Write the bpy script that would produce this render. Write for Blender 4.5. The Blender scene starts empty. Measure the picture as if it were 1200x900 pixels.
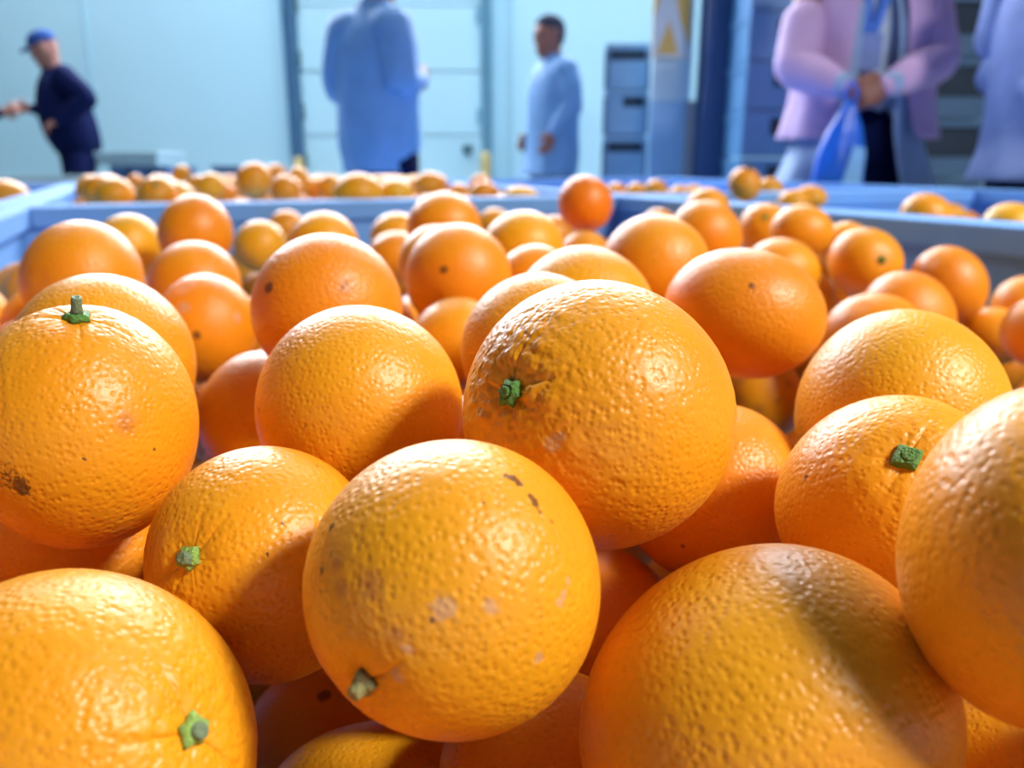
import bpy, bmesh, math, random
import numpy as np
from mathutils import Vector, Matrix, Quaternion, Euler, noise

sc = bpy.context.scene
COL = sc.collection
PI = math.pi

# ------------------------------------------------------------------ camera, world, lights, exposure
cam_d = bpy.data.cameras.new('camera')
cam_d.sensor_width = 36.0
cam_d.sensor_fit = 'HORIZONTAL'
cam_d.lens = 28.5
cam_d.clip_start = 0.01
cam_d.dof.use_dof = True
cam_d.dof.focus_distance = 0.245
cam_d.dof.aperture_fstop = 9.3
cam = bpy.data.objects.new('camera', cam_d)
COL.objects.link(cam)
cam.location = (0, 0, 0.855)
cam.rotation_euler = (math.radians(90) - math.atan(263 / 950), 0, 0)
sc.camera = cam

world = bpy.data.worlds.new('hall_air')
world.use_nodes = True
sc.world = world
world.node_tree.nodes['Background'].inputs[0].default_value = (0.62, 0.78, 0.95, 1)
world.node_tree.nodes['Background'].inputs[1].default_value = 0.1

sc.view_settings.view_transform = 'Standard'
sc.view_settings.look = 'None'
sc.view_settings.gamma = 1.0
sc.view_settings.use_curve_mapping = False
sc.view_settings.exposure = 0.0
try:
    sc.cycles.use_denoising = True
    sc.cycles.max_bounces = 8
    sc.cycles.diffuse_bounces = 5
    sc.cycles.glossy_bounces = 3
    sc.cycles.sample_clamp_indirect = 6.0
except Exception:
    pass


def area_light(name, loc, rot, sx, sy, power, color):
    d = bpy.data.lights.new(name, 'AREA')
    d.shape = 'RECTANGLE'
    d.size, d.size_y = sx, sy
    d.energy = power
    d.color = color
    o = bpy.data.objects.new(name, d)
    COL.objects.link(o)
    o.location = loc
    o.rotation_euler = rot
    return o


# the warm-white bay lamp over the crates (its luminaire is built with the ceiling lamps)
KEY = (2.3, -0.8, 3.1)
area_light('bay_lamp_light', (KEY[0], KEY[1], KEY[2] - 0.06), (0, 0, 0), 0.7, 0.7, 225, (1.0, 0.95, 0.87))
# cool ceiling panels, one light under each luminaire
PANELS = [(x, y) for x in (-3.4, -0.9, 1.6) for y in (4.3, 6.1)]
for _x, _y in PANELS:
    area_light('panel_lamp_light', (_x, _y, 4.83), (0, 0, 0), 0.75, 1.5, 30, (0.88, 0.93, 1.0))
# daylight through the clerestory window high in the back wall
area_light('clerestory_daylight', (-1.0, 7.25, 3.55), (math.radians(-82), 0, 0), 7.0, 2.3, 900, (0.88, 0.92, 1.0))


# ------------------------------------------------------------------ helpers
def link(name, me, mat=None, parent=None, loc=None):
    o = bpy.data.objects.new(name, me)
    COL.objects.link(o)
    if mat is not None:
        if len(me.materials) == 0:
            me.materials.append(mat)
    if parent is not None:
        o.parent = parent
    if loc is not None:
        o.location = loc
    return o


def tag(o, label=None, cat=None, group=None, kind=None):
    if label: o['label'] = label
    if cat: o['category'] = cat
    if group: o['group'] = group
    if kind: o['kind'] = kind
    return o


def empty(name, loc=(0, 0, 0), rz=0.0):
    o = bpy.data.objects.new(name, None)
    o.empty_display_size = 0.05
    COL.objects.link(o)
    o.location = loc
    o.rotation_euler = (0, 0, rz)
    return o


def to_mesh(bm, name, smooth=False):
    bmesh.ops.recalc_face_normals(bm, faces=bm.faces)
    me = bpy.data.meshes.new(name)
    bm.to_mesh(me)
    bm.free()
    if smooth:
        me.polygons.foreach_set('use_smooth', [True] * len(me.polygons))
    return me


def add_box(bm, x0, x1, y0, y1, z0, z1, bevel=0.0):
    r = bmesh.ops.create_cube(bm, size=1.0)
    vs = r['verts']
    for v in vs:
        v.co = Vector(((x0 + x1) / 2 + v.co.x * (x1 - x0), (y0 + y1) / 2 + v.co.y * (y1 - y0), (z0 + z1) / 2 + v.co.z * (z1 - z0)))
    if bevel > 0:
        es = list({e for v in vs for e in v.link_edges})
        bmesh.ops.bevel(bm, geom=es, offset=bevel, segments=2, profile=0.6, affect='EDGES')


def box(name, x0, x1, y0, y1, z0, z1, mat, parent=None, bevel=0.0):
    bm = bmesh.new()
    add_box(bm, x0, x1, y0, y1, z0, z1, bevel)
    return link(name, to_mesh(bm, name), mat, parent)


def add_rings(bm, rings, cap=True):
    """loft closed rings (lists of Vectors of equal length)"""
    vr = [[bm.verts.new(p) for p in r] for r in rings]
    n = len(vr[0])
    for a, b in zip(vr[:-1], vr[1:]):
        for i in range(n):
            bm.faces.new((a[i], a[(i + 1) % n], b[(i + 1) % n], b[i]))
    if cap:
        bm.faces.new(list(reversed(vr[0])))
        bm.faces.new(vr[-1])
    return vr


def add_tube(bm, pts, rad, n=12, round_caps=True):
    """tapered tube along pts with rounded ends"""
    pts = [Vector(p) for p in pts]
    P, R = list(pts), list(rad)
    if round_caps:
        d0 = (P[0] - P[1]).normalized(); d1 = (P[-1] - P[-2]).normalized()
        a, ra, b, rb = P[0], R[0], P[-1], R[-1]
        P = [a + d0 * ra * 0.9, a + d0 * ra * 0.6] + P + [b + d1 * rb * 0.6, b + d1 * rb * 0.9]
        R = [ra * 0.4, ra * 0.8] + R + [rb * 0.8, rb * 0.4]
    rings = []
    ref = Vector((0.13, 0.21, 0.97))
    for i, p in enumerate(P):
        t = (P[min(i + 1, len(P) - 1)] - P[max(i - 1, 0)]).normalized()
        if abs(t.dot(ref)) > 0.95: ref = Vector((0.9, 0.3, 0.1))
        u = t.cross(ref).normalized()
        w = t.cross(u).normalized()
        ref = -u.cross(t) if False else ref
        rings.append([p + (u * math.cos(a) + w * math.sin(a)) * R[i] for a in [2 * PI * k / n for k in range(n)]])
    add_rings(bm, rings)


# ------------------------------------------------------------------ materials
def new_mat(name):
    m = bpy.data.materials.new(name)
    m.use_nodes = True
    return m, m.node_tree.nodes, m.node_tree.links, m.node_tree.nodes['Principled BSDF']


def simple_mat(name, col, rough=0.5, noise_scale=0.0, noise_amt=0.08, bump=0.0, metallic=0.0, bump_scale=None, spec=None):
    m, N, L, b = new_mat(name)
    b.inputs['Roughness'].default_value = rough
    b.inputs['Metallic'].default_value = metallic
    if spec is not None: b.inputs['Specular IOR Level'].default_value = spec
    tc = N.new('ShaderNodeTexCoord')
    if noise_scale:
        nz = N.new('ShaderNodeTexNoise'); nz.inputs['Scale'].default_value = noise_scale
        nz.inputs['Detail'].default_value = 4
        L.new(tc.outputs['Object'], nz.inputs['Vector'])
        mx = N.new('ShaderNodeMix'); mx.data_type = 'RGBA'
        mx.inputs['A'].default_value = (*[c * (1 - noise_amt) for c in col], 1)
        mx.inputs['B'].default_value = (*[min(1, c * (1 + noise_amt)) for c in col], 1)
        L.new(nz.outputs['Fac'], mx.inputs['Factor'])
        L.new(mx.outputs['Result'], b.inputs['Base Color'])
    else:
        b.inputs['Base Color'].default_value = (*col, 1)
    if bump:
        nb = N.new('ShaderNodeTexNoise'); nb.inputs['Scale'].default_value = bump_scale or noise_scale * 3 or 30
        nb.inputs['Detail'].default_value = 5
        L.new(tc.outputs['Object'], nb.inputs['Vector'])
        bp = N.new('ShaderNodeBump'); bp.inputs['Strength'].default_value = bump; bp.inputs['Distance'].default_value = 0.01
        L.new(nb.outputs['Fac'], bp.inputs['Height'])
        L.new(bp.outputs['Normal'], b.inputs['Normal'])
    return m


def emit_mat(name, col, strength):
    m, N, L, b = new_mat(name)
    b.inputs['Base Color'].default_value = (*col, 1)
    b.inputs['Emission Color'].default_value = (*col, 1)
    b.inputs['Emission Strength'].default_value = strength
    return m


def orange_material():
    m, N, L, b = new_mat('orange_peel')

    def math_(op, a, c=None, clamp=False):
        n = N.new('ShaderNodeMath'); n.operation = op; n.use_clamp = clamp
        for k, v in enumerate((a, c)):
            if v is None: continue
            if isinstance(v, (int, float)): n.inputs[k].default_value = v
            else: L.new(v, n.inputs[k])
        return n.outputs[0]

    def mix(f, a, c):
        n = N.new('ShaderNodeMix'); n.data_type = 'RGBA'
        for k, v in (('Factor', f), ('A', a), ('B', c)):
            if isinstance(v, tuple): n.inputs[k].default_value = v
            elif isinstance(v, (int, float)): n.inputs[k].default_value = v
            else: L.new(v, n.inputs[k])
        return n.outputs['Result']

    def ramp(v, lo, hi):
        n = N.new('ShaderNodeMapRange'); n.interpolation_type = 'SMOOTHSTEP'
        L.new(v, n.inputs['Value']); n.inputs['From Min'].default_value = lo; n.inputs['From Max'].default_value = hi
        return n.outputs['Result']

    tc = N.new('ShaderNodeTexCoord'); oi = N.new('ShaderNodeObjectInfo')
    off = N.new('ShaderNodeVectorMath'); off.operation = 'ADD'
    sc3 = N.new('ShaderNodeCombineXYZ')
    for k in range(3): L.new(math_('MULTIPLY', oi.outputs['Random'], 3.1 + k), sc3.inputs[k])
    L.new(tc.outputs['Object'], off.inputs[0]); L.new(sc3.outputs[0], off.inputs[1])
    vec = off.outputs[0]

    def nz(scale, detail=3, rough=0.5):
        n = N.new('ShaderNodeTexNoise'); n.inputs['Scale'].default_value = scale; n.inputs['Detail'].default_value = detail
        n.inputs['Roughness'].default_value = rough
        L.new(vec, n.inputs['Vector']); return n.outputs['Fac']

    sep = N.new('ShaderNodeSeparateColor'); L.new(oi.outputs['Color'], sep.inputs[0])
    deep, yel = (0.75, 0.175, 0.004, 1), (0.82, 0.40, 0.009, 1)
    tone = math_('ADD', sep.outputs[0], math_('MULTIPLY', math_('SUBTRACT', nz(26, 3), 0.5), 0.55), True)
    base = mix(tone, deep, yel)
    # faint darker oil-gland dots
    vo = N.new('ShaderNodeTexVoronoi'); vo.inputs['Scale'].default_value = 470; L.new(vec, vo.inputs['Vector'])
    vo.feature = 'SMOOTH_F1'; vo.inputs['Smoothness'].default_value = 0.35
    pit = ramp(vo.outputs['Distance'], 0.0, 0.62)
    base = mix(math_('MULTIPLY', math_('SUBTRACT', 1.0, pit), 0.10), base, (0.62, 0.17, 0.01, 1))
    # blemishes stored on the peel: R brown flecks, G grey scuffs, B rusty stain
    at = N.new('ShaderNodeAttribute'); at.attribute_name = 'blemish'
    bs = N.new('ShaderNodeSeparateColor'); L.new(at.outputs['Color'], bs.inputs[0])
    n1 = nz(900, 4, 0.65)
    n2 = nz(420, 4, 0.6)
    fb = ramp(math_('ADD', bs.outputs[0], math_('MULTIPLY', math_('SUBTRACT', n1, 0.5), 1.3)), 0.45, 0.70)
    fb = math_('MULTIPLY', fb, math_('MULTIPLY', bs.outputs[0], 1.6, True), True)
    fg = ramp(math_('ADD', bs.outputs[1], math_('MULTIPLY', math_('SUBTRACT', n2, 0.5), 1.6)), 0.35, 0.8)
    fg = math_('MULTIPLY', fg, math_('MULTIPLY', bs.outputs[1], 1.4, True), True)
    fr = math_('MULTIPLY', ramp(math_('ADD', bs.outputs[2], math_('MULTIPLY', math_('SUBTRACT', n1, 0.5), 1.4)), 0.25, 0.9), math_('MULTIPLY', bs.outputs[2], 0.85, True), True)
    base = mix(math_('MULTIPLY', fr, 0.7), base, (0.42, 0.14, 0.035, 1))
    base = mix(math_('MULTIPLY', fg, 0.5), base, (0.50, 0.33, 0.24, 1))
    base = mix(math_('MULTIPLY', fb, 0.9), base, (0.13, 0.04, 0.012, 1))
    # few random pin-prick flecks everywhere
    v2 = N.new('ShaderNodeTexVoronoi'); v2.inputs['Scale'].default_value = 85; L.new(vec, v2.inputs['Vector'])
    fleck = math_('MULTIPLY', math_('LESS_THAN', v2.outputs['Distance'], 0.045), ramp(nz(40, 2), 0.55, 0.62))
    base = mix(math_('MULTIPLY', fleck, 0.55), base, (0.25, 0.08, 0.02, 1))
    L.new(base, b.inputs['Base Color'])
    b.inputs['Roughness'].default_value = 0.36
    L.new(math_('ADD', 0.35, math_('MULTIPLY', nz(60, 2), 0.12)), b.inputs['Roughness'])
    b.inputs['IOR'].default_value = 1.5
    b.inputs['Specular IOR Level'].default_value = 0.46
    # pebbled, pitted relief
    h = math_('ADD', math_('MULTIPLY', pit, math_('ADD', 0.25, math_('MULTIPLY', nz(45, 2), 1.3))), math_('ADD', math_('MULTIPLY', nz(330, 2, 0.5), 1.0), math_('MULTIPLY', nz(140, 2), 0.55)))
    bp = N.new('ShaderNodeBump'); bp.inputs['Strength'].default_value = 0.45; bp.inputs['Distance'].default_value = 0.0006
    L.new(h, bp.inputs['Height']); L.new(bp.outputs['Normal'], b.inputs['Normal'])
    return m


M = {
    'orange': orange_material(),
    'calyx': simple_mat('calyx_green', (0.10, 0.26, 0.045), 0.5, 700, 0.35, 0.5, bump_scale=900),
    'stalk': simple_mat('stalk_cut', (0.16, 0.24, 0.13), 0.45, 900, 0.3, 0.4, bump_scale=1200),
    'calyx_light': simple_mat('calyx_light_green', (0.30, 0.50, 0.10), 0.5, 700, 0.3, 0.5, bump_scale=900),
    'calyx_dull': simple_mat('calyx_dull', (0.30, 0.28, 0.10), 0.6, 700, 0.3, 0.5, bump_scale=900),
    'dark_stalk': simple_mat('dark_stalk', (0.02, 0.03, 0.03), 0.6, 700, 0.3),
    'wall': simple_mat('wall_paint_cyan', (0.44, 0.70, 0.80), 0.55, 1.2, 0.03),
    'wall_rear': simple_mat('wall_paint_dark_grey', (0.05, 0.06, 0.07), 0.6, 1.2, 0.03),
    'door': simple_mat('door_panel_white', (0.45, 0.70, 0.79), 0.45, 2.0, 0.03),
    'door_seam': simple_mat('door_seam', (0.34, 0.58, 0.68), 0.5, 3, 0.03),
    'ceil': simple_mat('ceiling_dark_grey', (0.05, 0.06, 0.07), 0.8, 1.0, 0.03),
    'floor': simple_mat('concrete_floor', (0.33, 0.38, 0.41), 0.35, 2.0, 0.12, 0.1),
    'track': simple_mat('track_blue_steel', (0.10, 0.24, 0.40), 0.45, 8, 0.15),
    'track_teal': simple_mat('track_teal_steel', (0.19, 0.40, 0.52), 0.45, 8, 0.15),
    'roller': simple_mat('roller_dark', (0.05, 0.12, 0.16), 0.5, 20, 0.2),
    'bin': simple_mat('bin_grey_blue_plastic', (0.16, 0.36, 0.74), 0.75, 9, 0.08, 0.05, spec=0.25),
    'bin_pale': simple_mat('bin_pale_plastic', (0.24, 0.37, 0.43), 0.7, 6, 0.06),
    'crate': simple_mat('crate_blue_plastic', (0.15, 0.29, 0.47), 0.4, 10, 0.1),
    'crate_light': simple_mat('crate_light_blue', (0.08, 0.24, 0.48), 0.4, 10, 0.1),
    'crate_dark': simple_mat('crate_dark_blue', (0.07, 0.15, 0.26), 0.4, 10, 0.1),
    'hollow_shade': simple_mat('crate_hollow_shade', (0.012, 0.03, 0.055), 0.7, 10, 0.1),  # near-black colour standing in for the shade inside the crates
    'pillar': simple_mat('pillar_paint', (0.42, 0.60, 0.70), 0.5, 6, 0.06),
    'pillar_blue': simple_mat('pillar_blue_paint', (0.24, 0.46, 0.70), 0.5, 6, 0.06),
    'edge_brown': simple_mat('edge_guard_grey', (0.24, 0.25, 0.28), 0.5, 12, 0.1),
    'column': simple_mat('column_navy_steel', (0.025, 0.075, 0.20), 0.5, 6, 0.12),
    'yellow': simple_mat('safety_yellow', (0.62, 0.40, 0.10), 0.5, 10, 0.08),
    'sign_pale': simple_mat('sign_pale', (0.52, 0.60, 0.66), 0.5, 10, 0.05),
    'bollard': simple_mat('bollard_yellow', (0.46, 0.36, 0.12), 0.5, 10, 0.1),
    'skin': simple_mat('skin_tone', (0.30, 0.13, 0.10), 0.55, 25, 0.12),
    'skin_dark': simple_mat('skin_tone_tan', (0.22, 0.08, 0.06), 0.55, 25, 0.12),
    'navy': simple_mat('navy_workwear', (0.003, 0.007, 0.045), 0.9, 30, 0.25, 0.4, spec=0.08),
    'navy_light': simple_mat('navy_cap_cloth', (0.02, 0.06, 0.22), 0.9, 30, 0.2, 0.4, spec=0.1),
    'coat_mid': simple_mat('coat_blue_nonwoven', (0.11, 0.28, 0.60), 0.7, 14, 0.14, 0.5, bump_scale=22),
    'coat_soft': simple_mat('coat_light_blue_nonwoven', (0.10, 0.24, 0.48), 0.7, 14, 0.14, 0.5, bump_scale=22),
    'coat_pink': simple_mat('gown_pink_nonwoven', (0.50, 0.34, 0.60), 0.7, 12, 0.14, 0.5, bump_scale=20),
    'coat_white': simple_mat('coat_white_nonwoven', (0.25, 0.38, 0.62), 0.7, 14, 0.12, 0.5, bump_scale=22),
    'coat_lav': simple_mat('coat_lavender_nonwoven', (0.17, 0.25, 0.55), 0.7, 12, 0.12, 0.5, bump_scale=20),
    'shirt': simple_mat('shirt_pale', (0.45, 0.56, 0.74), 0.8, 20, 0.1, 0.3),
    'lanyard': simple_mat('lanyard_blue', (0.02, 0.14, 0.62), 0.6, 40, 0.1),
    'bag': simple_mat('bag_blue_plastic', (0.010, 0.12, 0.70), 0.35, 9, 0.6, 0.6, bump_scale=14),
    'bag_light': simple_mat('bag_pale_print', (0.20, 0.45, 0.80), 0.4, 20, 0.2),
    'hair': simple_mat('hair_dark', (0.02, 0.018, 0.02), 0.6, 200, 0.4, 0.4),
    'hair_grey': simple_mat('hair_grey_blue', (0.03, 0.04, 0.07), 0.9, 200, 0.4, 0.4, spec=0.1),
    'shoe': simple_mat('shoe_black', (0.01, 0.01, 0.014), 0.5, 60, 0.2),
    'eye': simple_mat('eye_dark', (0.02, 0.015, 0.015), 0.3, 60, 0.1),
    'lamp_body': simple_mat('lamp_housing', (0.6, 0.62, 0.64), 0.4, 30, 0.05),
    'led': emit_mat('led_diffuser', (0.86, 0.94, 1.0), 4.0),
    'bay': emit_mat('bay_lamp_lens', (1.0, 0.95, 0.87), 12.0),
    'daylight': emit_mat('daylight_pane', (0.88, 0.93, 1.0), 8.0),
}

# ------------------------------------------------------------------ the hall
X0, X1, Y0, Y1, ZC = -7.0, 7.0, -6.0, 7.4, 5.0
WIN = (-4.6, 2.6, 2.35, 4.75)          # clerestory opening in the back wall: x0, x1, z0, z1


def struct(name, *a, **k):
    o = box(name, *a, **k)
    if o.parent is None: o['kind'] = 'structure'
    return o


struct('floor', X0, X1, Y0, Y1, -0.1, 0.0, M['floor'])
struct('ceiling', X0, X1, Y0, Y1, ZC, ZC + 0.1, M['ceil'])
struct('wall_left', X0 - 0.1, X0, Y0, Y1, 0, ZC, M['wall_rear'])
struct('wall_right', X1, X1 + 0.1, Y0, Y1, 0, ZC, M['wall_rear'])
struct('wall_front', X0, X1, Y0 - 0.1, Y0, 0, ZC, M['wall_rear'])
bm = bmesh.new()
for r in ((X0, WIN[0], 0, ZC), (WIN[1], X1, 0, ZC), (WIN[0], WIN[1], 0, WIN[2]), (WIN[0], WIN[1], WIN[3], ZC)):
    add_box(bm, r[0], r[1], Y1, Y1 + 0.12, r[2], r[3])
wb = link('wall_back', to_mesh(bm, 'wall_back'), M['wall']); wb['kind'] = 'structure'
struct('baseboard_back', X0, X1, Y1 - 0.02, Y1, 0, 0.15, M['door_seam'])
struct('baseboard_left', X0, X0 + 0.02, Y0, Y1 - 0.02, 0, 0.15, M['door_seam'])
struct('baseboard_right', X1 - 0.02, X1, Y0, Y1 - 0.02, 0, 0.15, M['door_seam'])
win = empty('window_1', (0, Y1, WIN[2])); win['kind'] = 'structure'
bm = bmesh.new()
WH = WIN[3] - WIN[2]
MUL = [WIN[0] + 0.05 + k * (WIN[1] - WIN[0] - 0.1) / 6 for k in range(1, 6)]
for a, b_, c, d in [(WIN[0], WIN[1], 0, 0.05), (WIN[0], WIN[1], WH - 0.05, WH), (WIN[0], WIN[0] + .05, 0.05, WH - 0.05), (WIN[1] - .05, WIN[1], 0.05, WH - 0.05)] + [(x - 0.025, x + 0.025, 0.05, WH - 0.05) for x in MUL]:
    add_box(bm, a, b_, 0.0, 0.06, c, d)
link('window_frame', to_mesh(bm, 'window_frame'), M['lamp_body'], win)
EDG = [WIN[0] + 0.025] + MUL + [WIN[1] - 0.025]
for a, b_ in zip(EDG[:-1], EDG[1:]):
    box('pane', a + 0.025, b_ - 0.025, 0.02, 0.03, 0.05, WH - 0.05, M['daylight'], win)

# sectional door with its two tracks
DX0, DX1 = -1.80, -0.26
door = empty('door_1', (0, Y1, 0)); door['kind'] = 'structure'
ph = 0.52
for k in range(6):
    box('panel', DX0, DX1, -0.05, -0.005, 0.02 + k * ph, 0.02 + (k + 1) * ph - 0.012, M['door'], door, 0.006)
box('door_handle', -0.43, -0.34, -0.085, -0.05, 0.90, 0.98, M['roller'], door, 0.01)
for xt, mt in ((-1.87, M['track']), (-0.215, M['track_teal'])):
    bm = bmesh.new()
    add_box(bm, xt - 0.05, xt + 0.05, -0.02, 0.0, 0, 3.2)
    add_box(bm, xt - 0.05, xt - 0.035, -0.09, -0.02, 0, 3.2)
    add_box(bm, xt + 0.035, xt + 0.05, -0.09, -0.02, 0, 3.2)
    tr = link('door_track', to_mesh(bm, 'door_track'), mt, door)
    for k in range(7 if xt < -1 else 4):
        zz = 0.35 + k * (0.42 if xt < -1 else 0.8)
        bm = bmesh.new()
        add_box(bm, xt + (0.05 if xt < -1 else -0.09), xt + (0.085 if xt < -1 else -0.05), -0.08, -0.03, zz, zz + 0.13, 0.01)
        link('roller_bracket', to_mesh(bm, 'roller_bracket'), M['roller'] if xt < -1 else M['track_teal'], tr)
struct('trim_1', -0.05, 0.01, Y1 - 0.02, Y1, 0.15, ZC, M['door_seam'])
struct('trim_2', -3.62, -3.60, Y1 - 0.012, Y1, 0.15, ZC, M['door_seam'])


def bollard(x, y, h, label):
    t = empty('bollard', (x, y, 0)); tag(t, label, 'bollard')
    bm = bmesh.new()
    add_tube(bm, [(0, 0, 0.0), (0, 0, 0.3), (0, 0, h - 0.04)], [0.04, 0.04, 0.04], 16)
    link('post', to_mesh(bm, 'post', True), M['bollard'], t)
    box('base_plate', -0.09, 0.09, -0.09, 0.09, 0.0, 0.012, M['track'], t, 0.002)


bollard(-1.80, 7.08, 0.88, 'yellow post at the foot of the left door track')
bollard(-0.225, 7.08, 0.92, 'yellow post at the foot of the right door track')

# ceiling luminaires
for i, (x, y) in enumerate(PANELS):
    t = empty('ceiling_light', (x, y, ZC))
    tag(t, 'white LED panel luminaire on the hall ceiling', 'lamp', 'ceiling panel lamps')
    box('housing', -0.41, 0.41, -0.79, 0.79, -0.10, 0.0, M['lamp_body'], t, 0.01)
    box('diffuser', -0.375, 0.375, -0.75, 0.75, -0.12, -0.10, M['led'], t)
t = empty('bay_light', KEY); tag(t, 'warm white bay lamp hanging over the orange crates', 'lamp')
bm = bmesh.new()
add_box(bm, -0.44, 0.44, -0.44, 0.44, 0.0, 0.10, 0.02)
link('housing', to_mesh(bm, 'housing'), M['lamp_body'], t)
box('lens', -0.40, 0.40, -0.40, 0.40, -0.015, 0.0, M['bay'], t)
bm = bmesh.new(); add_tube(bm, [(0, 0, 0.09), (0, 0, 1.0), (0, 0, ZC - KEY[2])], [0.012] * 3, 10, False)
link('suspension', to_mesh(bm, 'suspension'), M['lamp_body'], t)

# ------------------------------------------------------------------ bulk bins (turned 23 degrees to the view)
YAW = math.radians(23)
RZ = 0.78
SL, SR, TF, TB, GAP = -0.198, 0.904, -0.08, 1.550, 0.085


def bulk_bin(s0, s1, t0, t1, label, mat, top=RZ, bottom=0.52, name='fruit_bin'):
    """s/t: lateral and depth extents of the inner lip edges in the turned frame"""
    c = ((s0 + s1) / 2, (t0 + t1) / 2)
    cx = c[0] * math.cos(YAW) - c[1] * math.sin(YAW)
    cy = c[0] * math.sin(YAW) + c[1] * math.cos(YAW)
    t = empty(name, (cx, cy, 0), YAW)
    tag(t, label, 'bin')
    hs, ht = (s1 - s0) / 2, (t1 - t0) / 2
    lip, lh, rec, wt = 0.040, 0.034, 0.010, 0.016
    # rim lips
    for (a, b_, c_, d) in ((-hs - lip, -hs, -ht - lip, ht + lip), (hs, hs + lip, -ht - lip, ht + lip), (-hs, hs, ht, ht + lip), (-hs, hs, -ht - lip, -ht)):
        box('rim', a, b_, c_, d, top - lh, top, mat, t, 0.004)
    for (a, b_, c_, d) in ((-hs - rec - wt, -hs - rec, -ht - rec, ht + rec), (hs + rec, hs + rec + wt, -ht - rec, ht + rec), (-hs - rec, hs + rec, ht + rec, ht + rec + wt), (-hs - rec, hs + rec, -ht - rec - wt, -ht - rec)):
        box('side_wall', a, b_, c_, d, 0.14, top - lh, mat, t)
    box('bottom', -hs - rec, hs + rec, -ht - rec, ht + rec, bottom - 0.03, bottom, mat, t)
    bm = bmesh.new()
    nr = 5
    for k in range(nr):
        y = -ht + (k + 0.5) * 2 * ht / nr
        for sx in (-1, 1):
            xa = sx * (hs + rec + wt)
            add_box(bm, min(xa, xa + sx * 0.008), max(xa, xa + sx * 0.008), y - 0.012, y + 0.012, 0.16, top - lh)
    rb = link('wall_ribs', to_mesh(bm, 'wall_ribs'), mat, t); rb['kind'] = 'stuff'
    for k in (-1, 0, 1):
        box('skid', k * hs * 0.85 - 0.06, k * hs * 0.85 + 0.06, -ht, ht, 0.0, 0.14, mat, t, 0.008)
    return t


bulk_bin(SL, SR, TF, TB, 'big grey-blue bin of oranges nearest the viewer, filling the foreground', M['bin'])
bulk_bin(SL, SR, TB + GAP, TB + GAP + 1.45, 'second grey-blue bin of oranges directly behind the nearest one', M['bin'], bottom=0.675)
bulk_bin(SR + GAP, SR + GAP + 1.0, TF + 0.2, TB, 'grey-blue bin right of the nearest one, its thick rim showing', M['bin'], bottom=0.66)
bulk_bin(SR + GAP, SR + GAP + 1.0, TB + GAP, TB + GAP + 1.45, 'farther grey-blue bin at right, in front of the pink cardigan', M['bin'], bottom=0.70)
bulk_bin(SL - GAP - 1.08, SL - GAP, TB + GAP, TB + GAP + 1.45, 'grey-blue bin at the far left with its pale corner rim showing', M['bin'], bottom=0.70)
bulk_bin(SL - GAP - 1.08, SL - GAP, 3.35, 4.55, 'pale bin behind the far left bin, below the navy worker', M['bin_pale'], name='pale_bin')
#bulk_bin(SL, SR - 0.1, 4.9, 6.0, 'pale bin far back, in front of the door', M['bin_pale'], top=0.79, name='pale_bin')

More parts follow.
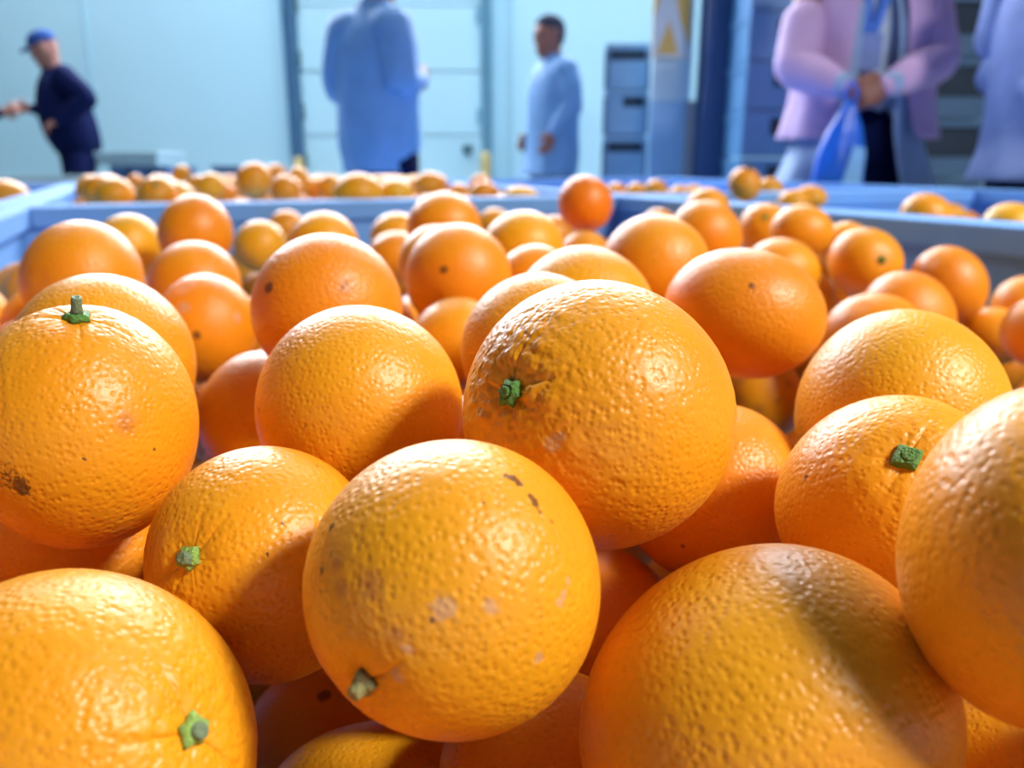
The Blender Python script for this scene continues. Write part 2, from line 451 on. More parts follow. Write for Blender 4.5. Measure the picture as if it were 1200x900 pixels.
# baked fruit: key, centre, rotation, semi-axes (m), size class, stem direction, blemishes
ORANGES = [
('L_big',(-0.1482, 0.2672, 0.7658),(0.5233, -0.4206, -0.6806, -0.2933),(0.042, 0.0371, 0.0395),125,[0.867, 0.023, -0.498],[(-0.007, 0.303, -0.953, 0.12, 'r'), (-0.335, -0.573, -0.748, 0.207, 's'), (-0.386, -0.499, -0.776, 0.096, 'b'), (-0.237, -0.02, -0.971, 0.024, 'b'), (-0.226, 0.522, -0.823, 0.024, 'b')]),
('BL',(-0.1036, 0.1683, 0.7199),(0.3219, -0.1838, -0.8651, -0.338),(0.0431, 0.0358, 0.0393),171,[-0.396, 0.362, -0.844],[]),
('stemleft',(-0.0786, 0.2352, 0.7308),(0.3352, -0.3072, -0.7934, -0.4047),(0.0377, 0.0353, 0.0365),129,[0.356, -0.458, -0.814],[(0.399, 0.791, -0.464, 0.054, 's'), (0.04, 0.031, -0.999, 0.023, 'b'), (0.162, 0.271, -0.949, 0.023, 'b')]),
('hero_low',(-0.0147, 0.1849, 0.7511),(0.0985, -0.1004, -0.8569, -0.496),(0.0376, 0.0364, 0.037),168,[0.353, -0.719, -0.599],[(-0.165, 0.719, -0.675, 0.042, 'b'), (-0.126, 0.718, -0.685, 0.036, 'b'), (-0.208, 0.697, -0.686, 0.036, 'b'), (-0.333, 0.607, -0.722, 0.042, 'b'), (-0.299, 0.637, -0.711, 0.03, 'b'), (-0.066, 0.791, -0.609, 0.03, 's'), (-0.006, 0.811, -0.585, 0.024, 'b'), (-0.37, 0.561, -0.741, 0.024, 'b'), (-0.032, 0.503, -0.864, 0.036, 's'), (-0.462, 0.53, -0.711, 0.036, 's'), (0.825, 0.128, -0.55, 0.042, 'b'), (0.759, -0.027, -0.651, 0.048, 's'), (0.786, -0.147, -0.6, 0.036, 'b'), (0.451, -0.135, -0.882, 0.119, 'r'), (0.018, -0.142, -0.99, 0.095, 'g'), (-0.234, -0.07, -0.97, 0.06, 'g'), (-0.662, 0.204, -0.721, 0.036, 'g'), (-0.648, 0.121, -0.752, 0.036, 'g'), (-0.633, 0.065, -0.771, 0.042, 'g'), (-0.544, -0.041, -0.838, 0.018, 'b'), (0.166, -0.59, -0.79, 0.06, 'g'), (-0.597, -0.284, -0.75, 0.048, 'g'), (0.146, -0.423, -0.894, 0.048, 'g'), (0.058, -0.228, -0.972, 0.024, 'b'), (0.621, -0.21, -0.755, 0.083, 'r'), (0.227, -0.368, -0.902, 0.083, 'r'), (0.697, -0.075, -0.713, 0.071, 'r')]),
('hero',(0.0272, 0.2476, 0.7764),(0.0813, -0.023, 0.8062, 0.5856),(0.0432, 0.0425, 0.0429),157,[0.56, 0.222, -0.798],[(0.299, -0.149, -0.943, 0.076, 'g'), (0.25, -0.116, -0.961, 0.051, 'g')]),
('BR',(0.0647, 0.1778, 0.7155),(0.2475, -0.2056, 0.8686, 0.3769),(0.0485, 0.0431, 0.0457),196,None,[(-0.016, 0.979, -0.205, 0.046, 'g'), (0.035, 0.978, -0.205, 0.036, 'g'), (0.099, 0.974, -0.204, 0.041, 'g'), (0.141, 0.969, -0.203, 0.031, 'g')]),
('R_big',(0.1166, 0.1594, 0.7727),(0.2618, -0.75, -0.3602, -0.4891),(0.0375, 0.0297, 0.0334),166,None,[]),
('Rstem',(0.1322, 0.2633, 0.7389),(0.4338, -0.8057, -0.1846, -0.3585),(0.0389, 0.0366, 0.0378),117,[0.367, -0.171, -0.914],[(-0.326, -0.614, -0.719, 0.034, 'b')]),
('yellowR',(0.1692, 0.3369, 0.7468),(0.311, -0.6758, -0.4258, -0.5151),(0.0469, 0.0433, 0.0451),114,None,[]),
('midL',(-0.0589, 0.301, 0.7618),(0.3013, -0.2659, -0.7581, -0.5136),(0.0399, 0.0397, 0.0398),118,None,[(0.207, -0.424, -0.882, 0.025, 'b'), (0.616, -0.666, -0.421, 0.076, 's')]),
('wedge11',(-0.1492, 0.467, 0.7044),(0.4764, -0.4679, -0.6542, -0.3552),(0.0406, 0.0384, 0.0395),75,None,[]),
('behindL',(-0.1812, 0.3496, 0.7661),(0.5605, -0.4641, -0.6283, -0.2752),(0.0412, 0.0381, 0.0396),97,None,[]),
('n13',(-0.2336, 0.6065, 0.7309),(0.5599, -0.4995, -0.5868, -0.3044),(0.0415, 0.0376, 0.0395),60,None,[(0.268, 0.553, -0.789, 0.117, 'g'), (0.827, 0.124, -0.548, 0.168, 'g'), (-0.135, -0.146, -0.98, 0.101, 'b'), (0.319, -0.432, -0.843, 0.151, 'g')]),
('n14',(-0.0983, 0.4271, 0.7781),(0.6006, -0.6355, -0.4272, -0.2299),(0.04, 0.0391, 0.0395),85,None,[(-0.158, -0.752, -0.64, 0.094, 'b'), (0.359, 0.032, -0.933, 0.188, 's')]),
('n15',(-0.0397, 0.5996, 0.7708),(0.1263, -0.1938, 0.7293, 0.6439),(0.0397, 0.0393, 0.0395),62,None,[(0.166, 0.238, -0.957, 0.096, 'b')]),
('n16',(-0.0365, 0.5387, 0.7347),(0.0032, -0.0567, 0.7781, 0.6255),(0.0318, 0.0312, 0.0315),55,None,[]),
('n18',(0.0129, 0.3747, 0.7676),(0.0056, -0.0339, -0.7826, -0.6216),(0.037, 0.0366, 0.0368),91,None,[]),
('n19',(0.0399, 0.4468, 0.7698),(0.0132, -0.0844, -0.7656, -0.6376),(0.0407, 0.0398, 0.0403),85,None,[]),
('n20',(0.1042, 0.5913, 0.7782),(0.1247, -0.2674, -0.7014, -0.6488),(0.04, 0.039, 0.0395),63,None,[]),
('n21',(0.2121, 0.9035, 0.7734),(0.0542, -0.2256, -0.7021, -0.6732),(0.0406, 0.0384, 0.0395),41,None,[]),
('n22',(0.1322, 0.456, 0.7705),(0.0402, 0.1669, 0.7481, 0.641),(0.045, 0.0365, 0.0405),89,None,[(-0.013, 0.404, -0.915, 0.056, 'b')]),
('n22b',(0.3526, 0.9617, 0.6874),(0.3213, -0.5828, -0.491, -0.5621),(0.0428, 0.0364, 0.0395),39,None,[]),
('n23',(0.2231, 0.7019, 0.6471),(0.3459, -0.6335, -0.4843, -0.4945),(0.0408, 0.0383, 0.0395),51,None,[(0.667, -0.206, -0.716, 0.217, 'r'), (0.571, 0.26, -0.779, 0.178, 'r'), (0.365, -0.416, -0.833, 0.178, 'r'), (0.333, 0.638, -0.695, 0.178, 'r'), (-0.233, 0.017, -0.972, 0.158, 'r'), (-0.078, -0.548, -0.833, 0.158, 'r'), (-0.037, 0.41, -0.911, 0.158, 's')]),
('n24',(0.09, 0.3353, 0.7119),(0.2731, -0.2064, 0.8049, 0.4847),(0.0402, 0.0389, 0.0395),102,None,[(0.59, -0.234, -0.773, 0.03, 'b')]),
('n25',(0.0347, 0.3249, 0.6483),(0.1074, -0.1032, 0.8699, 0.4702),(0.0405, 0.0386, 0.0395),99,None,[(-0.744, 0.504, -0.438, 0.02, 'b')]),
('n26',(-0.0774, 0.3292, 0.5757),(0.1501, -0.1166, -0.8971, -0.3988),(0.0536, 0.0476, 0.0505),116,None,[(0.414, 0.413, -0.811, 0.078, 'b')]),
('n27',(-0.0459, 0.2495, 0.6178),(0.0741, -0.0047, -0.9173, -0.3911),(0.0473, 0.033, 0.0395),129,[-0.536, 0.779, -0.325],[]),
('n28',(0.0109, 0.219, 0.6652),(0.0336, -0.0282, 0.9091, 0.4143),(0.0342, 0.0309, 0.0325),112,None,[]),
('n29',(-0.1762, 0.3058, 0.6972),(0.4251, -0.3069, -0.781, -0.3393),(0.0418, 0.0373, 0.0395),103,None,[]),
('n30',(0.1848, 0.2568, 0.6246),(0.298, -0.8678, -0.2033, -0.3419),(0.0444, 0.0352, 0.0395),108,None,[]),
('n31',(-0.2888, 0.5443, 0.7757),(0.6176, -0.4955, -0.5642, -0.2341),(0.0419, 0.0372, 0.0395),64,None,[]),
('n32',(-0.453, 0.9651, 0.7539),(0.6397, -0.539, -0.5066, -0.2088),(0.0414, 0.0377, 0.0395),37,None,[]),
('n33',(-0.3399, 0.8828, 0.7789),(0.6378, -0.5554, -0.4813, -0.2303),(0.0412, 0.0378, 0.0395),41,None,[]),
('n34',(-0.2727, 0.6941, 0.748),(0.5999, -0.5332, -0.5354, -0.263),(0.0411, 0.038, 0.0395),52,None,[]),
('n35',(-0.381, 1.2384, 0.7279),(0.656, -0.6447, -0.3649, -0.1443),(0.0405, 0.0385, 0.0395),30,None,[]),
('n36',(-0.4646, 1.437, 0.6732),(0.6142, -0.572, -0.4823, -0.2509),(0.0392, 0.037, 0.0381),24,None,[(0.204, 0.359, -0.911, 0.204, 'b')]),
('n37',(-0.4036, 1.4692, 0.7375),(0.0762, -0.2725, 0.6813, 0.6751),(0.0328, 0.031, 0.0319),20,None,[]),
('n38',(-0.2173, 0.9434, 0.7591),(0.0447, -0.214, 0.7096, 0.6699),(0.0406, 0.0385, 0.0395),40,None,[]),
('n39',(-0.1766, 1.258, 0.7401),(0.0409, -0.1468, 0.7235, 0.6733),(0.0403, 0.0385, 0.0394),30,None,[]),
('n40',(-0.1672, 1.1752, 0.7185),(0.0181, 0.085, -0.7415, -0.6653),(0.0414, 0.0376, 0.0395),33,None,[]),
('n41',(-0.1834, 1.3115, 0.6808),(0.6277, -0.6769, -0.3271, -0.2019),(0.0414, 0.0406, 0.041),29,None,[]),
('n42',(-0.0751, 0.9181, 0.7814),(0.0099, -0.0706, 0.7313, 0.6783),(0.0418, 0.0392, 0.0405),43,None,[]),
('n43',(-0.0778, 0.8442, 0.7516),(0.1463, -0.2315, 0.712, 0.6466),(0.0398, 0.0392, 0.0395),44,None,[]),
('n44',(0.0109, 0.8032, 0.77),(0.0005, 0.0095, 0.7433, 0.6689),(0.041, 0.038, 0.0395),48,None,[]),
('n45',(0.083, 1.5979, 0.7124),(0.0736, -0.1184, -0.7282, -0.671),(0.0399, 0.0391, 0.0395),24,None,[]),
('n46',(0.0188, 0.685, 0.7553),(0.0078, -0.0297, -0.7557, -0.6542),(0.0325, 0.0315, 0.032),45,None,[]),
('n47',(0.1044, 1.1808, 0.794),(0.4013, -0.4728, -0.5497, -0.5597),(0.0404, 0.0386, 0.0395),32,None,[]),
('n48',(0.1007, 1.1189, 0.7262),(0.1376, -0.2191, -0.7134, -0.6512),(0.0363, 0.0357, 0.036),30,None,[]),
('n49',(-0.0353, 1.6223, 0.7302),(0.0023, 0.0135, -0.7336, -0.6795),(0.037, 0.033, 0.0349),22,None,[]),
('n54',(0.3327, 1.4092, 0.7709),(0.1947, -0.3611, -0.6314, -0.6581),(0.0392, 0.0373, 0.0383),26,None,[]),
('n54b',(0.2768, 1.5526, 0.7324),(0.1826, -0.3184, -0.6613, -0.6541),(0.0354, 0.0342, 0.0348),21,None,[]),
('n55',(0.3685, 1.1921, 0.7559),(0.06, -0.2781, -0.6799, -0.6759),(0.0408, 0.0383, 0.0395),31,[0.267, 0.409, -0.873],[]),
('n56',(0.3663, 1.0386, 0.7676),(0.0716, 0.1698, 0.7146, 0.6748),(0.0388, 0.0327, 0.0356),33,None,[]),
('n57',(0.4324, 1.0569, 0.7432),(0.1203, -0.3987, -0.6243, -0.6609),(0.0359, 0.0337, 0.0348),30,[0.676, -0.314, -0.666],[]),
('n58',(0.3899, 0.8985, 0.7441),(0.1768, -0.4678, -0.5809, -0.6422),(0.0408, 0.0382, 0.0395),39,[-0.128, 0.43, -0.894],[]),
('n59',(0.2989, 0.9029, 0.7341),(0.0575, 0.173, 0.7302, 0.6585),(0.0417, 0.0375, 0.0395),41,None,[]),
('n60',(0.4188, 1.1184, 0.704),(0.2029, -0.4659, -0.5879, -0.6294),(0.0414, 0.0391, 0.0402),33,None,[]),
('n61',(0.4293, 1.013, 0.6904),(0.0732, 0.2155, 0.7263, 0.6486),(0.0358, 0.0329, 0.0343),31,None,[]),
('n62',(0.3519, 0.7138, 0.7175),(0.256, -0.5831, -0.4952, -0.591),(0.0434, 0.0396, 0.0415),51,None,[]),
('n63',(0.2983, 0.6535, 0.712),(0.0962, 0.2107, 0.7438, 0.627),(0.0405, 0.0385, 0.0395),53,None,[]),
('n64',(0.4533, 0.8402, 0.7283),(0.2303, -0.566, -0.4954, -0.6174),(0.0417, 0.0373, 0.0394),41,None,[]),
('n65',(0.5597, 0.8693, 0.6979),(0.0451, -0.4537, -0.6077, -0.6503),(0.0377, 0.0359, 0.0368),34,None,[]),
('n66',(0.5053, 0.8329, 0.6764),(0.1804, 0.1972, 0.7425, 0.6142),(0.0354, 0.0303, 0.0328),34,None,[]),
('n67',(0.4941, 0.7431, 0.6989),(0.0253, -0.4487, -0.6204, -0.6428),(0.034, 0.0328, 0.0334),36,None,[]),
('n68',(0.5547, 0.8938, 0.6277),(0.1729, -0.5766, -0.5227, -0.6037),(0.0389, 0.0382, 0.0385),34,None,[]),
('n70',(0.4957, 0.6981, 0.641),(0.2818, -0.6999, -0.3624, -0.5471),(0.0399, 0.0381, 0.039),43,None,[]),
('n72',(-0.4126, 1.3194, 0.6392),(0.561, -0.5108, -0.5623, -0.3289),(0.0418, 0.0373, 0.0395),28,None,[]),
('f420',(-0.3141, 1.7013, 0.7842),(0.0109, -0.1421, 0.7073, 0.6924),(0.05, 0.0457, 0.0478),27,None,[]),
('f463',(-0.2472, 1.7588, 0.7819),(0.0068, 0.0934, -0.7154, -0.6924),(0.0394, 0.0351, 0.0372),21,None,[]),
('f385',(-0.5272, 2.4076, 0.779),(0.1719, -0.322, 0.6417, 0.6746),(0.037, 0.0351, 0.036),14,None,[]),
('f350',(-0.6042, 2.3571, 0.7969),(0.5904, -0.4907, -0.5207, -0.3735),(0.0399, 0.0325, 0.036),16,None,[]),
('f335',(-0.5323, 1.961, 0.7852),(0.0216, -0.2099, 0.6878, 0.6945),(0.0364, 0.0356, 0.036),17,None,[]),
('f298',(-0.5254, 1.7041, 0.8147),(0.089, -0.296, 0.6509, 0.6934),(0.0375, 0.0346, 0.036),20,None,[]),
('f308',(-0.8706, 2.9001, 0.7142),(0.026, -0.2339, 0.6845, 0.69),(0.0376, 0.0344, 0.036),12,None,[]),
('f246',(-0.7622, 2.1044, 0.7885),(0.0911, -0.3305, 0.6369, 0.6905),(0.0376, 0.0345, 0.036),16,None,[]),
('f263',(-0.8428, 2.4374, 0.7537),(0.6616, -0.5801, -0.4279, -0.2066),(0.0375, 0.0345, 0.036),14,None,[]),
('f213',(-1.1184, 2.8358, 0.8076),(0.6729, -0.5617, -0.4385, -0.1987),(0.0318, 0.0286, 0.0302),10,None,[]),
('f184',(-0.6749, 1.582, 0.7908),(0.0021, -0.2846, 0.6615, 0.6938),(0.0381, 0.034, 0.036),21,[-0.169, 0.516, -0.84],[]),
('f134',(-0.7971, 1.6674, 0.7857),(0.0111, -0.321, 0.6447, 0.6936),(0.0381, 0.034, 0.036),20,None,[]),
('f565',(-0.0754, 2.2285, 0.7668),(0.0044, 0.0198, -0.7207, -0.693),(0.0388, 0.0334, 0.036),17,None,[]),
('f610',(0.0221, 1.9542, 0.766),(0.0417, -0.0518, -0.7212, -0.6896),(0.0441, 0.0294, 0.036),21,None,[]),
('f500',(-0.2303, 2.3226, 0.7909),(0.02, 0.0502, -0.715, -0.697),(0.0402, 0.0322, 0.036),16,None,[]),
('f480',(-0.2933, 2.4692, 0.7696),(0.0059, -0.0908, 0.7134, 0.6948),(0.0377, 0.0344, 0.036),14,None,[]),
('f722',(0.3578, 2.8604, 0.7447),(0.0001, -0.0895, -0.7149, -0.6935),(0.0379, 0.0342, 0.036),12,None,[]),
('f745',(0.4133, 2.7614, 0.7485),(0.024, 0.0819, 0.7158, 0.6931),(0.0393, 0.033, 0.036),13,None,[]),
('f769',(0.4606, 2.6609, 0.7604),(0.008, -0.1309, -0.7074, -0.6946),(0.0378, 0.0343, 0.036),13,None,[]),
('f797',(0.4684, 2.3152, 0.7518),(0.0207, -0.1644, -0.7034, -0.6912),(0.0375, 0.0345, 0.036),15,None,[]),
('f873',(0.5083, 1.8211, 0.8029),(0.189, -0.3726, -0.6123, -0.6712),(0.0372, 0.0348, 0.036),19,[0.546, 0.732, -0.408],[]),
('f902',(0.7305, 2.3538, 0.7713),(0.056, -0.2678, -0.6673, -0.6927),(0.0375, 0.0345, 0.036),14,None,[]),
('f950',(0.6957, 1.9363, 0.7707),(0.0949, 0.1486, 0.706, 0.6859),(0.0375, 0.027, 0.0319),17,None,[]),
('f930',(0.6433, 1.8954, 0.7591),(0.068, 0.164, 0.705, 0.6866),(0.0371, 0.0303, 0.0335),18,None,[]),
('f540',(-0.1644, 2.5854, 0.7501),(0.0005, -0.0463, 0.7198, 0.6927),(0.0371, 0.0336, 0.0353),14,None,[]),
('f325',(-0.8002, 2.8245, 0.8078),(0.0311, 0.1637, -0.6937, -0.7007),(0.039, 0.0332, 0.036),13,None,[]),
('f160',(-1.2549, 2.7775, 0.7783),(0.0725, -0.3609, 0.6183, 0.6944),(0.0323, 0.0291, 0.0307),10,None,[]),
('f276',(-0.8966, 2.7107, 0.7613),(0.0475, -0.2718, 0.6652, 0.6938),(0.0376, 0.0344, 0.036),13,None,[]),
('f368',(-0.5952, 2.4944, 0.7688),(0.0257, -0.1926, 0.6926, 0.6946),(0.0376, 0.0345, 0.036),14,None,[]),
('f815',(0.6065, 2.7759, 0.7424),(0.0322, 0.121, 0.7107, 0.6922),(0.0391, 0.0332, 0.036),13,None,[]),
('r1087',(0.6348, 1.2677, 0.7716),(0.0325, 0.2945, 0.6653, 0.6853),(0.0382, 0.0339, 0.036),26,None,[]),
('r1110',(1.0555, 1.9957, 0.7218),(0.1193, 0.2232, 0.6926, 0.6755),(0.0404, 0.032, 0.036),17,None,[]),
('r1130',(1.183, 2.145, 0.6988),(0.1028, 0.2523, 0.6842, 0.6765),(0.0335, 0.028, 0.0306),13,None,[]),
('r1182',(0.6781, 1.1182, 0.7644),(0.0061, 0.3736, 0.6285, 0.6822),(0.0379, 0.0342, 0.036),27,None,[]),
('l10',(-1.2268, 2.0091, 0.7674),(0.1984, 0.1839, -0.6962, -0.6649),(0.0577, 0.0405, 0.0483),23,None,[]),
]
LABELS = {
'L_big': 'large orange with upright cut stalk and round tan patch, at left edge of photo',
'BL': 'big orange at bottom left corner with green stem button and deep crease',
'stemleft': 'orange with small green stem low on its left, between stalked and brown-specked oranges',
'hero_low': 'big central orange with a trail of brown specks and grey scuffs',
'hero': 'large pebbly orange with puckered skin around a green star-shaped stem button',
'BR': 'largest smooth orange at bottom right, half in shadow, silvery scar on its edge',
'R_big': 'big orange cut off by the right edge of the photo, resting over its neighbours',
'Rstem': 'orange with green square stem button half covered by the orange at right edge',
'yellowR': 'bright yellow-orange fruit with a glossy highlight, behind the right-hand green-stemmed orange',
'midL': 'oval plain orange with frosty sheen, left of the pebbly green-stemmed orange',
'wedge11': 'plain orange wedged between stalked orange and the oval sheened orange',
'behindL': 'smooth orange showing its white-sheened top right behind the stalked orange',
'n13': 'small orange with grey scar on its right cheek, in the left part of the pile',
'n14': 'wide deep-orange fruit with dark nick at left and rough patch at right',
'n15': 'round orange with one dark dot, above the gap left of the pebbly orange',
'n16': 'orange showing only its smooth cap beneath the dark-dotted orange',
'n17': 'small white-topped orange peeping over the right shoulder of the oval sheened orange',
'n18': 'pinkish-sheened orange peeping out behind the left shoulder of the pebbly orange',
'n19': 'flattish pale orange with frosted top directly behind the pebbly orange',
'n20': 'round orange behind the flattish frosted orange, left of the wide navel-dotted one',
'n21': 'orange tucked behind, touching the upper right of the round middle-right orange',
'n22': 'wide tilted orange with a tiny navel dot and pink sheen, centre right',
'n22b': 'dull orange peeping from behind the right side of the wide navel-dotted orange',
'n23': 'small rusty-mottled orange in the hollow right of the pebbly orange',
'n24': 'reddish orange lying low under the right side of the pebbly orange',
'n25': 'dark red-orange fruit deep in the gap below the pebbly orange',
'n26': 'dark orange in deep shade below the small left green-stemmed orange',
'n27': 'orange cut by the bottom edge with leafy light-green calyx on its right',
'n28': 'nearly black-shaded orange in the gap between brown-specked and half-shadowed oranges',
'n29': 'dark shaded orange underneath the stalked orange at left',
'n30': 'dark shaded orange in the bottom right corner beneath the overhanging orange',
'n31': 'big dull orange at the left rim of the crate, in front of its corner',
'n32': 'yellow orange with white edge, tucked right behind the big left-rim orange',
'n33': 'orange standing high at left back, its top overlapping the back rim',
'n34': 'low round orange with white-edged top, below the high-standing left back orange',
'n35': 'yellowish flat-topped orange right of the high-standing left back orange',
'n36': 'small orange with brown blossom spot, left of the wide nicked orange',
'n37': 'tiny blurred orange at the back rim above the wide nicked orange',
'n38': 'blurred yellow orange just behind the top of the wide nicked orange',
'n39': 'blurred orange at the back, left of the broad mid-back orange, topmost of three',
'n40': 'blurred orange strip in the middle of three stacked left of the dark-dotted orange',
'n41': 'small white-capped orange between the wide nicked and the dark-dotted oranges',
'n42': 'broad blurred orange standing mid-back in front of the rim',
'n43': 'white-sheened orange right behind the dark-dotted orange, on its left',
'n44': 'wide yellow blurred orange at mid back, left of the standing red-orange one',
'n45': 'blurred yellow orange sliver beside the left foot of the standing red-orange fruit',
'n46': 'small white-rimmed orange between dark-dotted orange and flattish frosted orange',
'n47': 'tall reddish-orange fruit standing alone on the pile at back centre',
'n48': 'pale-rimmed orange directly under the tall reddish standing fruit',
'n49': 'small yellow blurred orange just behind the left end of the wide yellow one',
'n54': 'blurred orange at the far right-back corner, below the dark blue column',
'n54b': 'pale tiny orange cap behind the round middle-right orange',
'n55': 'blurred orange with a green stem mark on its top, back right',
'n56': 'blurred plain orange touching the right side of the green-marked back-right orange',
'n57': 'blurred yellowish orange with a dull grey stem spot, back right',
'n58': 'orange with dark green stem spot facing the viewer, by the right rim',
'n59': 'orange with a thin white upper edge behind the wide navel-dotted orange',
'n60': 'small orange filling the gap left of the dark green-spotted right-rim orange',
'n61': 'pale small orange beneath the dark green-spotted right-rim orange',
'n62': 'large dull pink-topped orange in the right pile, above the flattened pale one',
'n63': 'flattened orange with pale lilac left end, behind the glossy yellow-orange fruit',
'n64': 'round deep orange leaning on the right rim, largest of those beside it',
'n65': 'small orange at the right photo edge beside the rim-leaning deep orange',
'n66': 'shaded brownish orange below the rim-leaning deep orange',
'n67': 'lilac-sheened orange cut by the right photo edge, above the glossy yellow-orange fruit',
'n68': 'dim orange behind the right end of the glossy yellow-orange fruit',
'n70': 'pale frosted orange sliver at right photo edge above the big overhanging orange',
'n72': 'white-edged orange sliver left of and behind the wide nicked orange',
'f420': 'large yellow blurred orange on the second crate, below the blue-coated back figure',
'f463': 'blurred yellow-green orange just right of the large yellow one under the back figure',
'f385': 'pale pink blurred orange left of the large yellow one in the second crate',
'f350': 'blurred orange in the second crate directly under the left yellow post',
'f335': 'slanting blurred orange immediately left of the one under the left yellow post',
'f298': 'tall blurred orange topping the left heap of the second crate',
'f308': 'small yellow blurred orange at the foot of the left heap top, near the rim',
'f246': 'bright yellow blurred orange above the high-standing left back orange',
'f263': 'pale blurred orange right of and below the bright yellow one in the second crate',
'f213': 'tiny far blurred orange left of the small dark crate on the far pile',
'f184': 'blurred orange with greenish mark in the second crate, left part',
'f134': 'leftmost blurred orange in the second crate, beside its corner rims',
'f565': 'small round blurred orange below the right yellow post',
'f610': 'yellow blurred orange in the second crate left of the tall reddish standing fruit',
'f500': 'small blurred orange right of the yellow-green one in the second crate',
'f480': 'faint pale orange beside the small one right of the yellow-green orange',
'f722': 'faint blurred orange in the far right crate, just right of the standing fruit',
'f745': 'faint blurred orange under the stack of grey-blue crates, second right of standing fruit',
'f769': 'small round blurred orange under the white pillar with the yellow sign',
'f797': 'pale blurred orange in the far right crate under the pillar edge',
'f873': 'blurred orange with dark stalk on top, under the light crates beside the column',
'f902': 'blurred orange touching the right side of the dark-stalked far orange',
'f950': 'blurred yellow orange under the blue bag, behind the right rim',
'f930': 'pale whitish blurred orange left of the yellow one under the blue bag',
'f1002': 'flat blurred yellow orange on the far rim right of the blue bag',
'f540': 'small faint orange between right yellow post and the mid-back broad orange',
'f325': 'far blurred orange between the left heap top and the left yellow post',
'f160': 'far small blurred orange above the leftmost oranges of the second crate',
'f276': 'pale blurred orange just left of the heap top in the second crate',
'f368': 'pale blurred orange right of the one under the left yellow post',
'f815': 'faint blurred orange under the dark blue column, far crate',
'r1055': 'flat yellow blurred orange in the right crate below the pink cardigan',
'r1087': 'biggest blurred orange behind the right rim, below the pink cardigan',
'r1110': 'blurred orange touching the right end of the biggest one behind the right rim',
'r1130': 'small pale blurred orange between the two larger ones behind the right rim',
'r1182': 'yellow blurred orange at far right behind the rim, under the lavender coat',
'l10': 'blurred orange in the left crate at the left edge of the photo',
}
